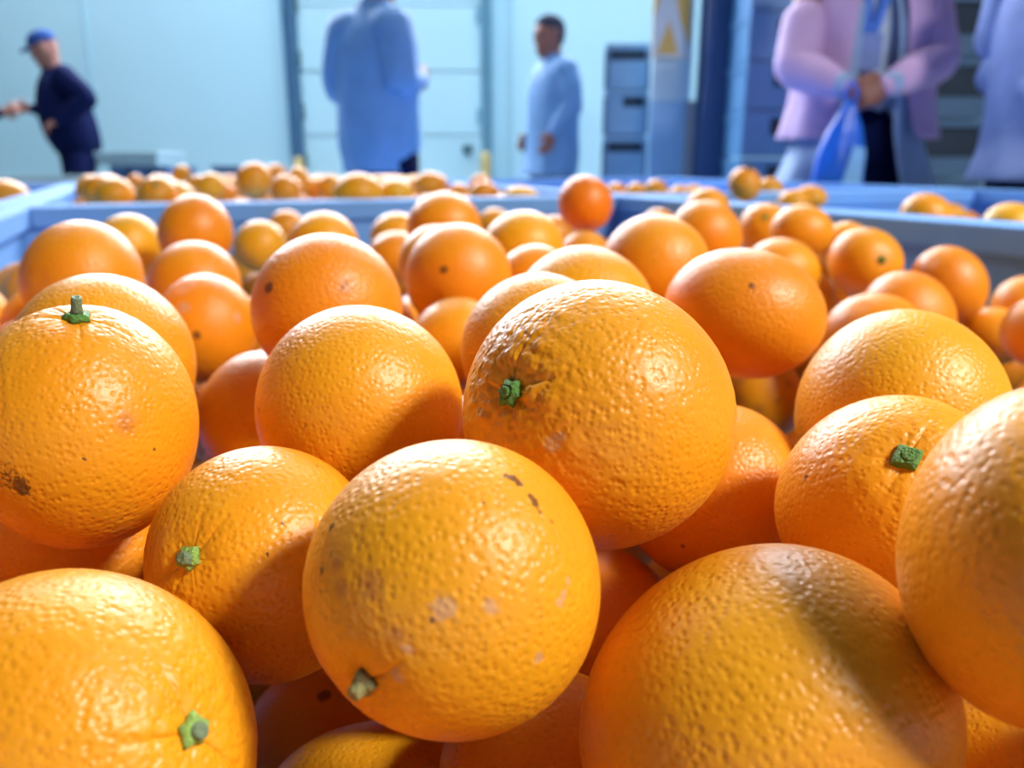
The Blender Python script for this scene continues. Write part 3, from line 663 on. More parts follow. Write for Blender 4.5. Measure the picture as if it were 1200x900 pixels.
FILLERS = [
((-0.1427, 1.2717, 0.621),0.0389,None),
((-0.2723, 0.7729, 0.6883),0.0409,'partly hidden orange showing just right of the small grey-scarred orange'),
((-0.2915, 0.619, 0.6745),0.0401,'partly hidden orange showing just right of the stalked orange'),
((0.5333, 0.9563, 0.6662),0.0355,None),
((-0.3617, 0.7383, 0.7213),0.0348,None),
((0.202, 0.4752, 0.6604),0.0389,'partly hidden orange showing just left of the square-stemmed right orange'),
((-0.0976, 0.7698, 0.6906),0.0355,'partly hidden orange showing just down and left of the dark-dotted orange'),
((0.2825, 0.81, 0.6907),0.0375,'partly hidden orange showing just right of the wide navel-dotted orange'),
((-0.1953, 0.5663, 0.6302),0.0346,'partly hidden orange showing just above the small left green-stemmed orange'),
((0.2351, 0.5735, 0.6304),0.0365,'partly hidden orange showing just down and left of the glossy yellow-orange fruit'),
((-0.0297, 0.4, 0.6964),0.0404,'partly hidden orange showing just above the brown-specked orange'),
((-0.037, 0.4853, 0.6805),0.0359,'partly hidden orange showing just right of the oval sheened orange'),
((-0.2415, 0.6, 0.5839),0.0391,'partly hidden orange showing just up and left of the small left green-stemmed orange'),
((-0.3341, 0.5475, 0.7147),0.0347,'partly hidden orange showing just up and left of the stalked orange'),
((-0.1119, 0.6114, 0.7245),0.0394,'partly hidden orange showing just down and right of the wide nicked orange'),
((-0.1876, 0.6302, 0.677),0.035,None),
((-0.3163, 0.7501, 0.5775),0.0348,'partly hidden orange showing just below the small grey-scarred orange'),
((-0.1452, 0.4125, 0.5813),0.0394,'partly hidden orange showing just below the small left green-stemmed orange'),
((-0.445, 0.6432, 0.7272),0.0386,'partly hidden orange showing just left of the big left-rim orange'),
((-0.1092, 0.9624, 0.6629),0.039,None),
((-0.4115, 1.0061, 0.6044),0.0409,None),
((-0.0439, 0.665, 0.7263),0.0357,'partly hidden orange showing just below the dark-dotted orange'),
((-0.5201, 0.8866, 0.715),0.0362,'partly hidden orange showing just down and left of the leftmost far orange'),
((0.315, 0.8483, 0.6371),0.0354,'partly hidden orange showing just up and right of the rusty-mottled orange'),
((0.0505, 0.4333, 0.6498),0.0361,'partly hidden orange showing just below the pebbly orange'),
((-0.442, 0.8897, 0.7119),0.0386,None),
((-0.2473, 0.6751, 0.6335),0.0406,'partly hidden orange showing just left of the oval sheened orange'),
((0.1052, 0.4952, 0.5692),0.035,'partly hidden orange showing just up and left of the half-shadowed orange'),
((-0.3611, 0.6243, 0.7279),0.0347,'partly hidden orange showing just down and left of the big left-rim orange'),
((-0.7367, 1.8462, 0.7737),0.0332,'partly hidden orange showing just right of the green-marked far orange'),
((-0.3152, 1.9406, 0.7848),0.0363,'partly hidden orange showing just right of the large yellow far orange'),
((-0.587, 1.9668, 0.7294),0.0332,''),
((-0.8897, 2.629, 0.7136),0.0362,''),
((-0.6727, 2.758, 0.7717),0.0349,''),
((-0.1239, 2.3199, 0.7223),0.0372,''),
((-0.6576, 2.0024, 0.7302),0.0334,'partly hidden orange showing just below the far heap top orange'),
((-0.3228, 2.6755, 0.7695),0.0365,'partly hidden orange showing just up and left of the broad mid-back orange'),
((-0.615, 1.5702, 0.7563),0.0341,''),
((-0.8741, 1.7685, 0.7887),0.0359,'partly hidden orange showing just left of the leftmost far orange'),
((-0.3919, 2.6127, 0.776),0.0354,''),
((-0.6817, 2.9575, 0.7704),0.0361,'partly hidden orange showing just right of the orange under the left post'),
((-0.2357, 2.6433, 0.7778),0.0336,'partly hidden orange showing just above the broad mid-back orange'),
((-0.7771, 1.7392, 0.7626),0.0331,''),
((-0.83, 2.2179, 0.7823),0.0348,'partly hidden orange showing just left of the bright yellow far orange'),
((-0.606, 2.2747, 0.7735),0.0343,''),
((-0.2335, 1.8223, 0.7485),0.0365,''),
((-0.9545, 2.8205, 0.771),0.0367,'partly hidden orange showing just right of the bright yellow far orange'),
((-0.0295, 2.1202, 0.7349),0.0332,''),
((-0.0918, 2.4272, 0.7808),0.0343,'partly hidden orange showing just above the orange under the right post'),
((-0.1889, 2.3457, 0.7361),0.0347,''),
((-0.1728, 1.755, 0.7482),0.0373,'partly hidden orange showing just left of the orange under the right post'),
((-0.2348, 2.5594, 0.7705),0.0379,'partly hidden orange showing just up and left of the small yellow back orange'),
((-0.6146, 2.712, 0.7727),0.0337,''),
((-1.256, 2.5912, 0.7776),0.0347,''),
((-1.3214, 2.7497, 0.7712),0.0369,''),
((-0.5682, 2.298, 0.7191),0.033,''),
((-0.3831, 2.7181, 0.7733),0.0368,''),
((-0.9944, 2.414, 0.7699),0.0344,''),
((-0.5557, 2.0986, 0.7497),0.0351,'partly hidden orange showing just below the orange under the left post'),
((-0.0429, 2.2928, 0.7386),0.0339,''),
((-1.2111, 2.5068, 0.778),0.0331,'partly hidden orange showing just above the leftmost far orange'),
((-0.3381, 2.9173, 0.7712),0.0347,''),
((-0.8794, 2.4958, 0.7767),0.0352,'partly hidden orange showing just left of the far heap top orange'),
((-1.0163, 2.0101, 0.7835),0.0348,'partly hidden orange showing just left of the green-marked far orange'),
((-0.7169, 1.6398, 0.7591),0.0345,'partly hidden orange showing just below the green-marked far orange'),
((-0.3205, 2.0559, 0.7809),0.0377,'partly hidden orange showing just left of the broad mid-back orange'),
((-1.0029, 1.9554, 0.7354),0.0379,'partly hidden orange showing just above the big left-rim orange'),
((-0.4928, 2.2078, 0.7192),0.0356,''),
((-1.0871, 2.1568, 0.7813),0.0369,''),
((-1.1394, 2.7449, 0.7733),0.0349,'partly hidden orange showing just up and right of the green-marked far orange'),
((-0.2963, 2.1296, 0.779),0.0372,'partly hidden orange showing just up and right of the yellow orange behind the nicked one'),
((-0.9308, 2.1967, 0.7847),0.0344,'partly hidden orange showing just above the green-marked far orange'),
((-0.7537, 2.3374, 0.7163),0.0335,'partly hidden orange showing just down and right of the bright yellow far orange'),
((-0.7148, 1.7671, 0.7777),0.0338,'partly hidden orange showing just above the high-standing left back orange'),
((-0.8643, 1.9978, 0.7789),0.0334,''),
((-0.3797, 2.8643, 0.7703),0.0334,''),
((-0.5969, 2.7774, 0.7742),0.0339,''),
((-0.7633, 2.4426, 0.7794),0.0357,''),
((-0.8541, 2.855, 0.7717),0.0356,''),
((-0.5688, 0.9399, 0.7065),0.0337,'partly hidden orange showing just above the stalked orange'),
((-0.544, 2.4154, 0.7119),0.0369,''),
((-0.0244, 0.0514, 0.6881),0.0396,None),
((0.4547, 0.1733, 0.688),0.0399,None),
((-0.2987, 0.463, 0.7105),0.0395,None),
((0.4022, 0.447, 0.7351),0.0399,None),
((0.1885, 0.7222, 0.7354),0.0396,None),
((-0.1828, 0.0594, 0.6881),0.0396,None),
((0.4221, 0.5758, 0.7352),0.0398,None),
((0.0836, 0.7109, 0.7351),0.0399,None),
((0.2594, 0.1338, 0.6882),0.0393,None),
((-0.0419, -0.0385, 0.6883),0.0392,None),
((0.2437, 0.3755, 0.6852),0.0398,None),
((-0.2371, 0.2001, 0.7352),0.0398,None),
((0.0903, 0.0458, 0.6882),0.0393,None),
((0.3783, 0.3134, 0.6881),0.0398,None),
((0.3464, 0.1753, 0.6882),0.0394,None),
((0.2532, 0.4852, 0.718),0.0391,None),
((0.4679, 0.2993, 0.6881),0.0397,None),
((0.3372, 0.5781, 0.6556),0.0394,None),
((-0.1671, 0.6706, 0.7356),0.0394,None),
((0.4815, 0.4535, 0.7351),0.0399,None),
((-0.2829, 0.2723, 0.7365),0.0385,None),
((0.1832, 0.6349, 0.7358),0.0392,None),
((0.2939, 0.2339, 0.6881),0.0396,None),
((0.2085, 0.0536, 0.6882),0.0394,None),
((0.5105, 0.2327, 0.6881),0.0396,None),
((-0.1603, 0.5436, 0.691),0.0393,None),
((-0.1766, 0.152, 0.7372),0.0378,None),
((0.3322, 0.4884, 0.6551),0.0399,None),
((-0.1177, 0.0067, 0.6882),0.0392,None),
((0.029, 0.5786, 0.7357),0.0393,None),
((0.3204, 0.3567, 0.7354),0.0396,None),
((0.1725, 0.1486, 0.6881),0.0397,None),
((0.0983, 0.7872, 0.7371),0.0379,None),
((0.2724, 0.5563, 0.6935),0.0389,None),
((0.0358, 0.1024, 0.6882),0.0394,None),
((0.2463, 0.2966, 0.6881),0.0397,None),
((0.195, 0.7956, 0.7117),0.038,None),
((0.5458, 0.3043, 0.6885),0.0385,None),
((-0.0981, 0.5176, 0.6496),0.04,None),
((-0.1244, -0.0704, 0.6885),0.0384,None),
((0.4096, 0.2366, 0.6886),0.038,None),
((-0.322, 0.3777, 0.7352),0.0398,None),
((-0.2238, 0.4452, 0.7363),0.0387,None),
((0.0681, 0.5105, 0.7313),0.0397,None),
((0.401, 0.3694, 0.7364),0.0386,None),
((-0.1146, 0.0994, 0.6832),0.0399,None),
((-0.3666, 0.4872, 0.7374),0.0376,None),
((0.0582, 0.6434, 0.7016),0.0398,None),
((-0.2441, 0.3711, 0.7238),0.0394,None),
((0.358, 0.1193, 0.6376),0.0372,None),
((0.5064, 0.3684, 0.6889),0.0369,None),
((-0.096, 0.6959, 0.6829),0.039,None),
((0.3427, 0.7829, 0.6541),0.0377,None),
((0.0532, -0.0182, 0.6896),0.0348,None),
((-0.4021, 0.5562, 0.7374),0.0376,None),
((0.3749, 0.6476, 0.6569),0.0381,None),
((0.2395, 0.8179, 0.6278),0.0393,None),
((0.1359, 0.6749, 0.6875),0.0395,None),
((0.2258, 0.1988, 0.6898),0.0339,None),
((-0.1021, 0.3648, 0.6874),0.0376,None),
((0.4426, 0.5102, 0.6968),0.0391,None),
((-0.0162, 0.7408, 0.735),0.0372,None),
((-0.0426, 0.1267, 0.6886),0.0376,None),
((0.2679, 0.073, 0.6395),0.035,None),
((0.1792, 0.4036, 0.6559),0.0366,None),
((0.5843, 0.2082, 0.6885),0.0383,None),
((0.1322, 0.5232, 0.6557),0.0393,None),
((0.3267, 0.2833, 0.636),0.0396,None),
((0.1471, 0.0231, 0.6381),0.0397,None),
((0.1152, 0.4038, 0.6911),0.0367,None),
((0.3223, 0.4299, 0.7072),0.0391,None),
((0.4435, 0.3935, 0.6576),0.0379,None),
((0.1296, 0.0985, 0.6469),0.0385,None),
((0.0066, 0.4976, 0.6227),0.0376,None),
((-0.1521, 0.2196, 0.687),0.038,None),
((0.0323, 0.031, 0.6453),0.0344,None),
((0.2521, 0.4274, 0.6291),0.0373,None),
((-0.2494, 0.3091, 0.6817),0.0357,None),
((0.022, 0.3121, 0.7327),0.0355,None),
((-0.1702, -0.0084, 0.6401),0.033,None),
((0.1367, 0.7488, 0.6896),0.0345,None),
((-0.228, 0.1378, 0.6901),0.0335,None),
((0.0377, 0.7562, 0.6846),0.0383,None),
((-0.1632, 0.411, 0.655),0.0367,None),
((-0.2215, 0.2433, 0.6748),0.0364,None),
((0.2521, 0.7509, 0.7172),0.0328,None),
((0.1591, 0.8351, 0.6554),0.0396,None),
((0.4261, 0.1422, 0.6252),0.0361,None),
((0.1243, 0.2058, 0.6388),0.0372,None),
((-0.242, 0.5141, 0.7294),0.0332,None),
((-0.0804, 0.0479, 0.6339),0.0387,None),
((0.287, 0.1801, 0.6323),0.0384,None),
((0.3929, 0.5328, 0.6502),0.0329,None),
((0.0776, 0.2649, 0.6649),0.0364,None),
((0.1762, 0.5588, 0.7426),0.0324,None),
((-0.3145, 0.3329, 0.6773),0.0339,None),
((0.2023, 0.1045, 0.6335),0.0358,None),
((-0.3399, 0.4329, 0.6504),0.0395,None),
((0.3125, 0.7108, 0.6471),0.0394,None),
((-0.0754, -0.0762, 0.6335),0.0355,None),
((0.366, 0.2192, 0.6305),0.0359,None),
((-0.0254, 0.2719, 0.6942),0.0385,None),
((-0.0421, 0.3348, 0.6664),0.033,None),
((0.5154, 0.1723, 0.6477),0.0333,None),
((0.4587, 0.2386, 0.6287),0.0396,None),
((0.0078, -0.0364, 0.6274),0.0396,None),
((0.2312, 0.8633, 0.7091),0.039,None),
((-0.1032, 0.2945, 0.7019),0.0349,None),
((0.2807, 0.6329, 0.6385),0.039,None),
((0.4421, 0.6096, 0.6518),0.0395,None),
((-0.0316, 0.4329, 0.6258),0.0378,None),
((-0.0106, 0.6254, 0.6778),0.0354,None),
((-0.0522, 0.7346, 0.6357),0.0363,None),
((-0.3607, 0.5847, 0.6568),0.0393,None),
((0.2013, 0.4315, 0.719),0.0345,None),
((-0.2658, 0.4102, 0.6599),0.0389,None),
((0.3713, 0.3892, 0.6688),0.0356,None),
((-0.1826, 0.1123, 0.629),0.0399,None),
((0.5715, 0.2587, 0.6392),0.0337,None),
((0.5057, 0.4377, 0.6641),0.0369,None),
((0.4275, 0.3253, 0.6252),0.0395,None),
((0.1245, 0.5953, 0.7022),0.0393,None),
((0.3193, 0.0929, 0.69),0.0334,None),
((0.2567, 0.2449, 0.6263),0.0336,None),
((-0.1264, 0.5995, 0.6487),0.0387,None),
((0.1994, 0.1797, 0.621),0.0393,None),
((0.0432, 0.3896, 0.7072),0.0325,None),
((0.5724, 0.367, 0.6524),0.0389,None),
((0.2714, 0.3296, 0.6284),0.0331,None),
((0.3986, 0.7137, 0.6604),0.0324,None),
((-0.086, 0.4954, 0.7298),0.0345,None),
((-0.0607, 0.5748, 0.6829),0.0364,None),
((0.0078, 0.1543, 0.6389),0.0377,None),
((0.0735, 0.1356, 0.6281),0.0321,None),
((0.0833, -0.0091, 0.6302),0.0324,None),
((-0.1741, 0.4924, 0.6322),0.04,None),
((0.4908, 0.5372, 0.7423),0.0327,None),
((-0.0594, 0.1803, 0.64),0.0347,None),
((0.1555, 1.0152, 0.7),0.0401,None),
((0.5824, 0.7466, 0.7),0.0404,None),
((0.315, 1.3305, 0.7),0.0407,None),
((-0.3478, 1.0492, 0.64),0.0403,None),
((-0.2945, 0.9545, 0.652),0.0397,None),
((0.0269, 1.1952, 0.7),0.0397,None),
((0.2866, 1.0903, 0.7),0.0401,None),
((0.0367, 1.0495, 0.7),0.04,None),
((0.1858, 1.1128, 0.7),0.0401,None),
((0.2563, 0.9928, 0.7),0.0401,None),
((0.0211, 0.8864, 0.7),0.0409,None),
((0.2003, 1.2167, 0.7),0.04,None),
((-0.093, 1.1248, 0.7),0.0408,None),
((0.6784, 0.2594, 0.7),0.04,None),
((-0.0313, 0.9945, 0.7),0.0405,None),
((0.7802, 0.2961, 0.7),0.04,None),
((0.6178, 0.4944, 0.7),0.0397,None),
((0.6559, 0.3737, 0.7),0.0409,None),
((0.7465, 0.36, 0.664),0.0408,None),
((0.6393, 0.5818, 0.7),0.0403,None),
((-0.276, 1.0797, 0.7),0.0406,None),
((-0.3707, 0.8114, 0.688),0.0402,None),
((-0.2313, 1.0204, 0.664),0.0401,None),
((-0.1539, 0.8382, 0.7),0.0409,None),
((-0.0127, 1.1197, 0.7),0.0398,None),
((-0.4513, 0.725, 0.688),0.0409,None),
((0.2561, 1.1621, 0.676),0.0402,None),
((0.0852, 0.9658, 0.7),0.0407,None),
((0.6996, 0.4705, 0.7),0.0404,None),
((0.4304, 0.7668, 0.616),0.0403,None),
((0.6381, 0.6921, 0.676),0.0401,None),
((0.5489, 0.6412, 0.7),0.0405,None),
((-0.1359, 1.0414, 0.64),0.0404,None),
((-0.2657, 0.8559, 0.676),0.0406,None),
((-0.3173, 1.7049, 0.7058),0.0328,''),
((-0.2491, 1.7592, 0.7101),0.0367,''),
((-0.6251, 2.3499, 0.733),0.0352,''),
((-0.5088, 1.9806, 0.7247),0.0323,''),
((-0.77, 2.0919, 0.7221),0.0335,''),
((-1.1182, 2.8378, 0.7446),0.0344,''),
((-0.7016, 1.5775, 0.7298),0.0327,''),
((-0.7827, 1.6904, 0.7218),0.0353,''),
((-0.0509, 2.2101, 0.7073),0.0336,''),
((-0.2382, 2.3039, 0.7272),0.0346,''),
((-0.3159, 2.452, 0.7101),0.0351,''),
((0.509, 1.822, 0.7332),0.0348,''),
((0.6917, 1.9366, 0.7097),0.0341,''),
((0.637, 1.8796, 0.6987),0.0325,''),
((-0.7707, 2.8395, 0.7497),0.0336,''),
((-1.238, 2.7839, 0.7163),0.0355,''),
((-0.9007, 2.7441, 0.7072),0.0322,''),
((-0.6213, 2.4903, 0.709),0.034,''),
((0.6208, 1.2667, 0.7046),0.0346,''),
((0.6752, 1.1485, 0.7014),0.0359,''),
]

# ------------------------------------------------------------------ oranges
TONE = {'yellowR': 0.86, 'hero_low': 0.70, 'hero': 0.62, 'BR': 0.72, 'R_big': 0.62, 'L_big': 0.60, 'BL': 0.66, 'stemleft': 0.66, 'Rstem': 0.66, 'midL': 0.62, 'n22': 0.36,
        'n14': 0.34, 'n24': 0.38, 'n25': 0.3, 'n15': 0.42, 'n33': 0.40, 'n31': 0.42, 'n47': 0.12, 'n32': 0.95, 'n35': 0.85, 'n38': 0.8, 'n44': 0.85, 'n20': 0.5, 'n34': 0.42,
        'f420': 0.75, 'f246': 0.9, 'f610': 0.95, 'f463': 1.0, 'r1182': 1.0, 'n58': 0.6, 'n23': 0.62, 'n19': 0.75, 'n27': 0.75, 'n62': 0.35, 'n64': 0.35, 'n63': 0.4, 'n12': 0.6}
FURROW = {'hero': (0.9, 7), 'BL': (0.8, 5), 'hero_low': (0.8, 6), 'Rstem': (0.7, 4), 'L_big': (0.55, 9), 'stemleft': (0.4, 7), 'n27': (0.5, 6)}
PEBBLE = {'hero': 1.0, 'L_big': 0.55, 'BL': 0.65, 'Rstem': 0.55, 'R_big': 0.45, 'hero_low': 0.35, 'midL': 0.4, 'stemleft': 0.35, 'yellowR': 0.35, 'BR': 0.12}


def unit_sphere(nu, nv):
    th = np.linspace(0, PI, nv + 1)[1:-1]
    ph_ = np.linspace(0, 2 * PI, nu, endpoint=False)
    T, P = np.meshgrid(th, ph_, indexing='ij')
    V = np.stack([np.sin(T) * np.cos(P), np.sin(T) * np.sin(P), np.cos(T)], -1).reshape(-1, 3)
    V = np.vstack([[0, 0, 1], V, [0, 0, -1]])
    F = []
    for j in range(nv - 2):
        a = 1 + j * nu
        i = np.arange(nu); i2 = (i + 1) % nu
        F.append(np.stack([a + i, a + nu + i, a + nu + i2, a + i2], 1))
    Q = np.vstack(F)
    last = 1 + (nv - 2) * nu
    i = np.arange(nu); i2 = (i + 1) % nu
    top = np.stack([np.zeros(nu, int), 1 + i, 1 + i2], 1)
    bot = np.stack([np.full(nu, len(V) - 1), last + i2, last + i], 1)
    return V, Q, np.vstack([top, bot])


_cache = {}


def orange_mesh(name, nu, nv, axes, stem, furrow, pebble, blem, seed):
    if (nu, nv) not in _cache: _cache[(nu, nv)] = unit_sphere(nu, nv)
    V, Q, Tt = _cache[(nu, nv)]
    rs = np.random.default_rng(seed)
    s = Vector(stem).normalized()
    rot = np.array(s.to_track_quat('Z', 'Y').to_matrix())
    ang = np.arccos(np.clip(V[:, 2], -1, 1)); az = np.arctan2(V[:, 1], V[:, 0])
    fa, k = furrow
    ph0 = rs.uniform(0, 6.28)
    r = np.ones(len(V))
    # overall lobing, stem dimple and the flatter blossom end
    r += 0.010 * np.cos(2 * az + ph0) * np.sin(ang) ** 2 + 0.008 * np.cos(3 * az + ph0 * 2) * np.sin(ang) ** 2
    r -= (0.035 + 0.02 * fa) * np.exp(-(ang / 0.20) ** 2)
    r -= 0.018 * np.exp(-((PI - ang) / 0.16) ** 2)
    w = az + 0.22 * np.sin(2 * az + ph0) + 0.12 * np.sin(5 * az + 1.3 * ph0) + 0.25 * np.sin(ang * 7 + ph0) * 0.25
    env = np.exp(-((ang - 0.16) / 0.30) ** 2) * np.clip(ang / 0.1, 0, 1)
    r -= fa * 0.034 * env * (1 - np.abs(np.sin(w * k / 2.0))) ** 3 * (0.55 + 0.45 * np.sin(az * 2 + ph0 * 3))
    r += fa * 0.008 * np.exp(-((ang - 0.3) / 0.28) ** 2)
    W = V @ rot.T
    if pebble > 0:
        o3 = Vector(tuple(rs.uniform(0, 30, 3)))
        loc = np.exp(-(ang / 0.75) ** 2)
        hh = np.empty(len(W)); h2 = np.empty(len(W))
        for i, p in enumerate(W):
            q = Vector(p) + o3
            hh[i] = 3 * abs(noise.noise(q * 8.0)) - 0.6; h2[i] = 3 * abs(noise.noise(q * 17.0)) - 0.6
        near = np.exp(-(ang / 0.62) ** 2)
        r += pebble * (0.0020 * hh * (0.5 + loc) + 0.0014 * h2 * (0.6 + loc) + near * (0.0062 * hh + 0.0032 * h2) * np.clip(ang / 0.12, 0, 1))
    W = W * r[:, None] * np.array(axes)
    me = bpy.data.meshes.new(name)
    nV, nQ, nT = len(W), len(Q), len(Tt)
    me.vertices.add(nV); me.vertices.foreach_set('co', W.astype(np.float32).ravel())
    me.loops.add(nQ * 4 + nT * 3)
    me.loops.foreach_set('vertex_index', np.concatenate([Q.ravel(), Tt.ravel()]).astype(np.int32))
    me.polygons.add(nQ + nT)
    st = np.concatenate([np.arange(nQ) * 4, nQ * 4 + np.arange(nT) * 3]).astype(np.int32)
    me.polygons.foreach_set('loop_start', st)
    me.polygons.foreach_set('use_smooth', np.ones(nQ + nT, bool))
    me.update(calc_edges=True)
    if blem:
        U = W / np.array(axes); U /= np.linalg.norm(U, axis=1)[:, None]
        colr = np.zeros((nV, 4), np.float32); colr[:, 3] = 1
        for (bx, by, bz, br, kd) in blem:
            d = np.linalg.norm(U - np.array([bx, by, bz]), axis=1)
            f = np.exp(-(d / (br * 1.05)) ** 2)
            ch, amp = {'b': (0, 1.0), 's': (0, 0.62), 'g': (1, 1.0), 'r': (2, 1.0)}[kd]
            colr[:, ch] = np.maximum(colr[:, ch], f * amp)
        at = me.color_attributes.new('blemish', 'FLOAT_COLOR', 'POINT')
        at.data.foreach_set('color', colr.ravel())
    me.materials.append(M['orange'])
    return me, s


def calyx_mesh(lobes, rad, seed):
    rs = random.Random(seed)
    bm = bmesh.new()
    n = lobes * 4
    rings = []
    prof = [rs.uniform(0.85, 1.12) for _ in range(lobes)]
    for (f, z) in ((1.0, -0.0006), (1.0, 0.0004), (0.78, 0.0012), (0.5, 0.0015), (0.36, 0.0010)):
        r = []
        for k in range(n):
            a = 2 * PI * k / n
            lob = (0.80, 0.9, 1.12, 0.9)[k % 4] * prof[k // 4] if f > 0.6 else 1.0
            r.append(Vector((math.cos(a) * rad * f * lob, math.sin(a) * rad * f * lob, z * rad / 0.0035)))
        rings.append(r)
    add_rings(bm, rings)
    return to_mesh(bm, 'calyx', True)


def nub_mesh(rad, h, tilt, seed):
    rs = random.Random(seed)
    bm = bmesh.new()
    rings = []
    n = 10
    for (f, z) in ((1.25, -0.0005), (1.0, h * 0.4), (0.98, h * 0.85), (0.86, h), (0.45, h * 0.97), (0.25, h * 0.9)):
        rings.append([Vector((math.cos(2 * PI * k / n) * rad * f + tilt * z * 0.25, math.sin(2 * PI * k / n) * rad * f, z)) for k in range(n)])
    add_rings(bm, rings)
    return to_mesh(bm, 'stalk', True)


# calyx style per orange: (radius, lobes, nub radius, nub height, calyx mat, stalk mat)
CAL = {'L_big': (0.0040, 5, 0.0017, 0.0062, 'calyx', 'stalk'), 'BL': (0.0037, 5, 0.0019, 0.0022, 'calyx_light', 'stalk'), 'stemleft': (0.0038, 5, 0.0020, 0.0026, 'calyx_light', 'stalk'),
       'hero': (0.0039, 6, 0.0017, 0.0016, 'calyx', 'calyx'), 'Rstem': (0.0050, 4, 0.0020, 0.0016, 'calyx', 'calyx'), 'hero_low': (0.0036, 4, 0.0018, 0.0030, 'calyx_dull', 'calyx_dull'),
       'n27': (0.0060, 6, 0.0022, 0.0022, 'calyx_light', 'calyx_light'), 'n55': (0.0042, 5, 0.002, 0.002, 'calyx', 'calyx'), 'n58': (0.0044, 5, 0.002, 0.002, 'calyx', 'calyx'),
       'f873': (0.0046, 5, 0.004, 0.009, 'dark_stalk', 'dark_stalk'), 'n57': (0.0048, 5, 0.002, 0.002, 'calyx_dull', 'stalk'), 'f184': (0.0060, 5, 0.003, 0.002, 'calyx_dull', 'calyx')}


def put_orange(idx, rec):
    key, c, q, ax, px, stem, blem = rec
    rs = np.random.default_rng(100 + idx)
    if stem is None:
        d = rs.normal(size=3); d[2] = abs(d[2]) + 0.5     # the stem end is turned away from view
        stem_d = tuple(d / np.linalg.norm(d))
    else: stem_d = stem
    if px > 130: nu, nv = 260, 170
    elif px > 85: nu, nv = 150, 100
    elif px > 40: nu, nv = 72, 48
    else: nu, nv = 36, 24
    if blem and px < 130 and px > 40: nu, nv = 150, 100
    me, s = orange_mesh('orange', nu, nv, ax, stem_d, FURROW.get(key, (0.25, 7)), PEBBLE.get(key, 0.25 if px > 85 else 0.0), blem, 100 + idx)
    o = link('orange', me)
    o.location = c
    o.rotation_mode = 'QUATERNION'
    o.rotation_quaternion = q
    o.color = (TONE.get(key, float(rs.uniform(0.38, 0.75))), 0, 0, 1)
    tag(o, LABELS[key], 'orange', 'oranges in the bins')
    if key in CAL:
        rad, lobes, nr, nh, cm, sm = CAL[key]
        rad *= (ax[0] + ax[1]) / 2 / 0.0385
        A = np.array(ax)
        sv = np.array(s)
        base = sv * A * (1 - 0.035 - 0.02 * FURROW.get(key, (0.25, 7))[0])
        nrm = Vector(tuple(sv / A)).normalized()
        cx = link('calyx', calyx_mesh(lobes, rad, idx), M[cm], o)
        cx.location = Vector(tuple(base)) + nrm * 0.0011
        cx.rotation_mode = 'QUATERNION'
        cx.rotation_quaternion = nrm.to_track_quat('Z', 'Y')
        nb = link('stalk', nub_mesh(nr, nh, 0.6 if key in ('BL', 'stemleft') else 0.1, idx), M[sm], cx)
        nb.location = (0, 0, 0.0010)
    return o


for i, rec in enumerate(ORANGES):
    put_orange(i, rec)

# oranges that show only a sliver, or that close the pile underneath: copies of a few plain fruits
BASE = []
for k in range(6):
    rs = np.random.default_rng(900 + k)
    d = rs.normal(size=3)
    BASE.append(orange_mesh('orange', 40, 28, (0.0375, 0.0375 * (0.97 + 0.01 * k), 0.0375), tuple(d), (0.3, 7), 0.0, None, 900 + k)[0])
random.seed(4)
for i, (c, r, lab) in enumerate(FILLERS):
    o = link('orange', BASE[i % 6])
    o.location = c
    o.rotation_euler = (random.uniform(0, 6.28), random.uniform(0, 3.14), random.uniform(0, 6.28))
    s_ = r / 0.0378
    o.scale = (s_, s_, s_)
    o.color = (random.uniform(0.35, 0.75), 0, 0, 1)
    if lab: tag(o, lab, 'orange', 'oranges in the bins')
    elif lab is None: tag(o, 'orange buried in the pile of the nearest bin under its top layer', 'orange', 'oranges buried in the near bin')
    else: tag(o, 'orange lying under the top ones in the bins behind and beside', 'orange', 'oranges lying low in the other bins')

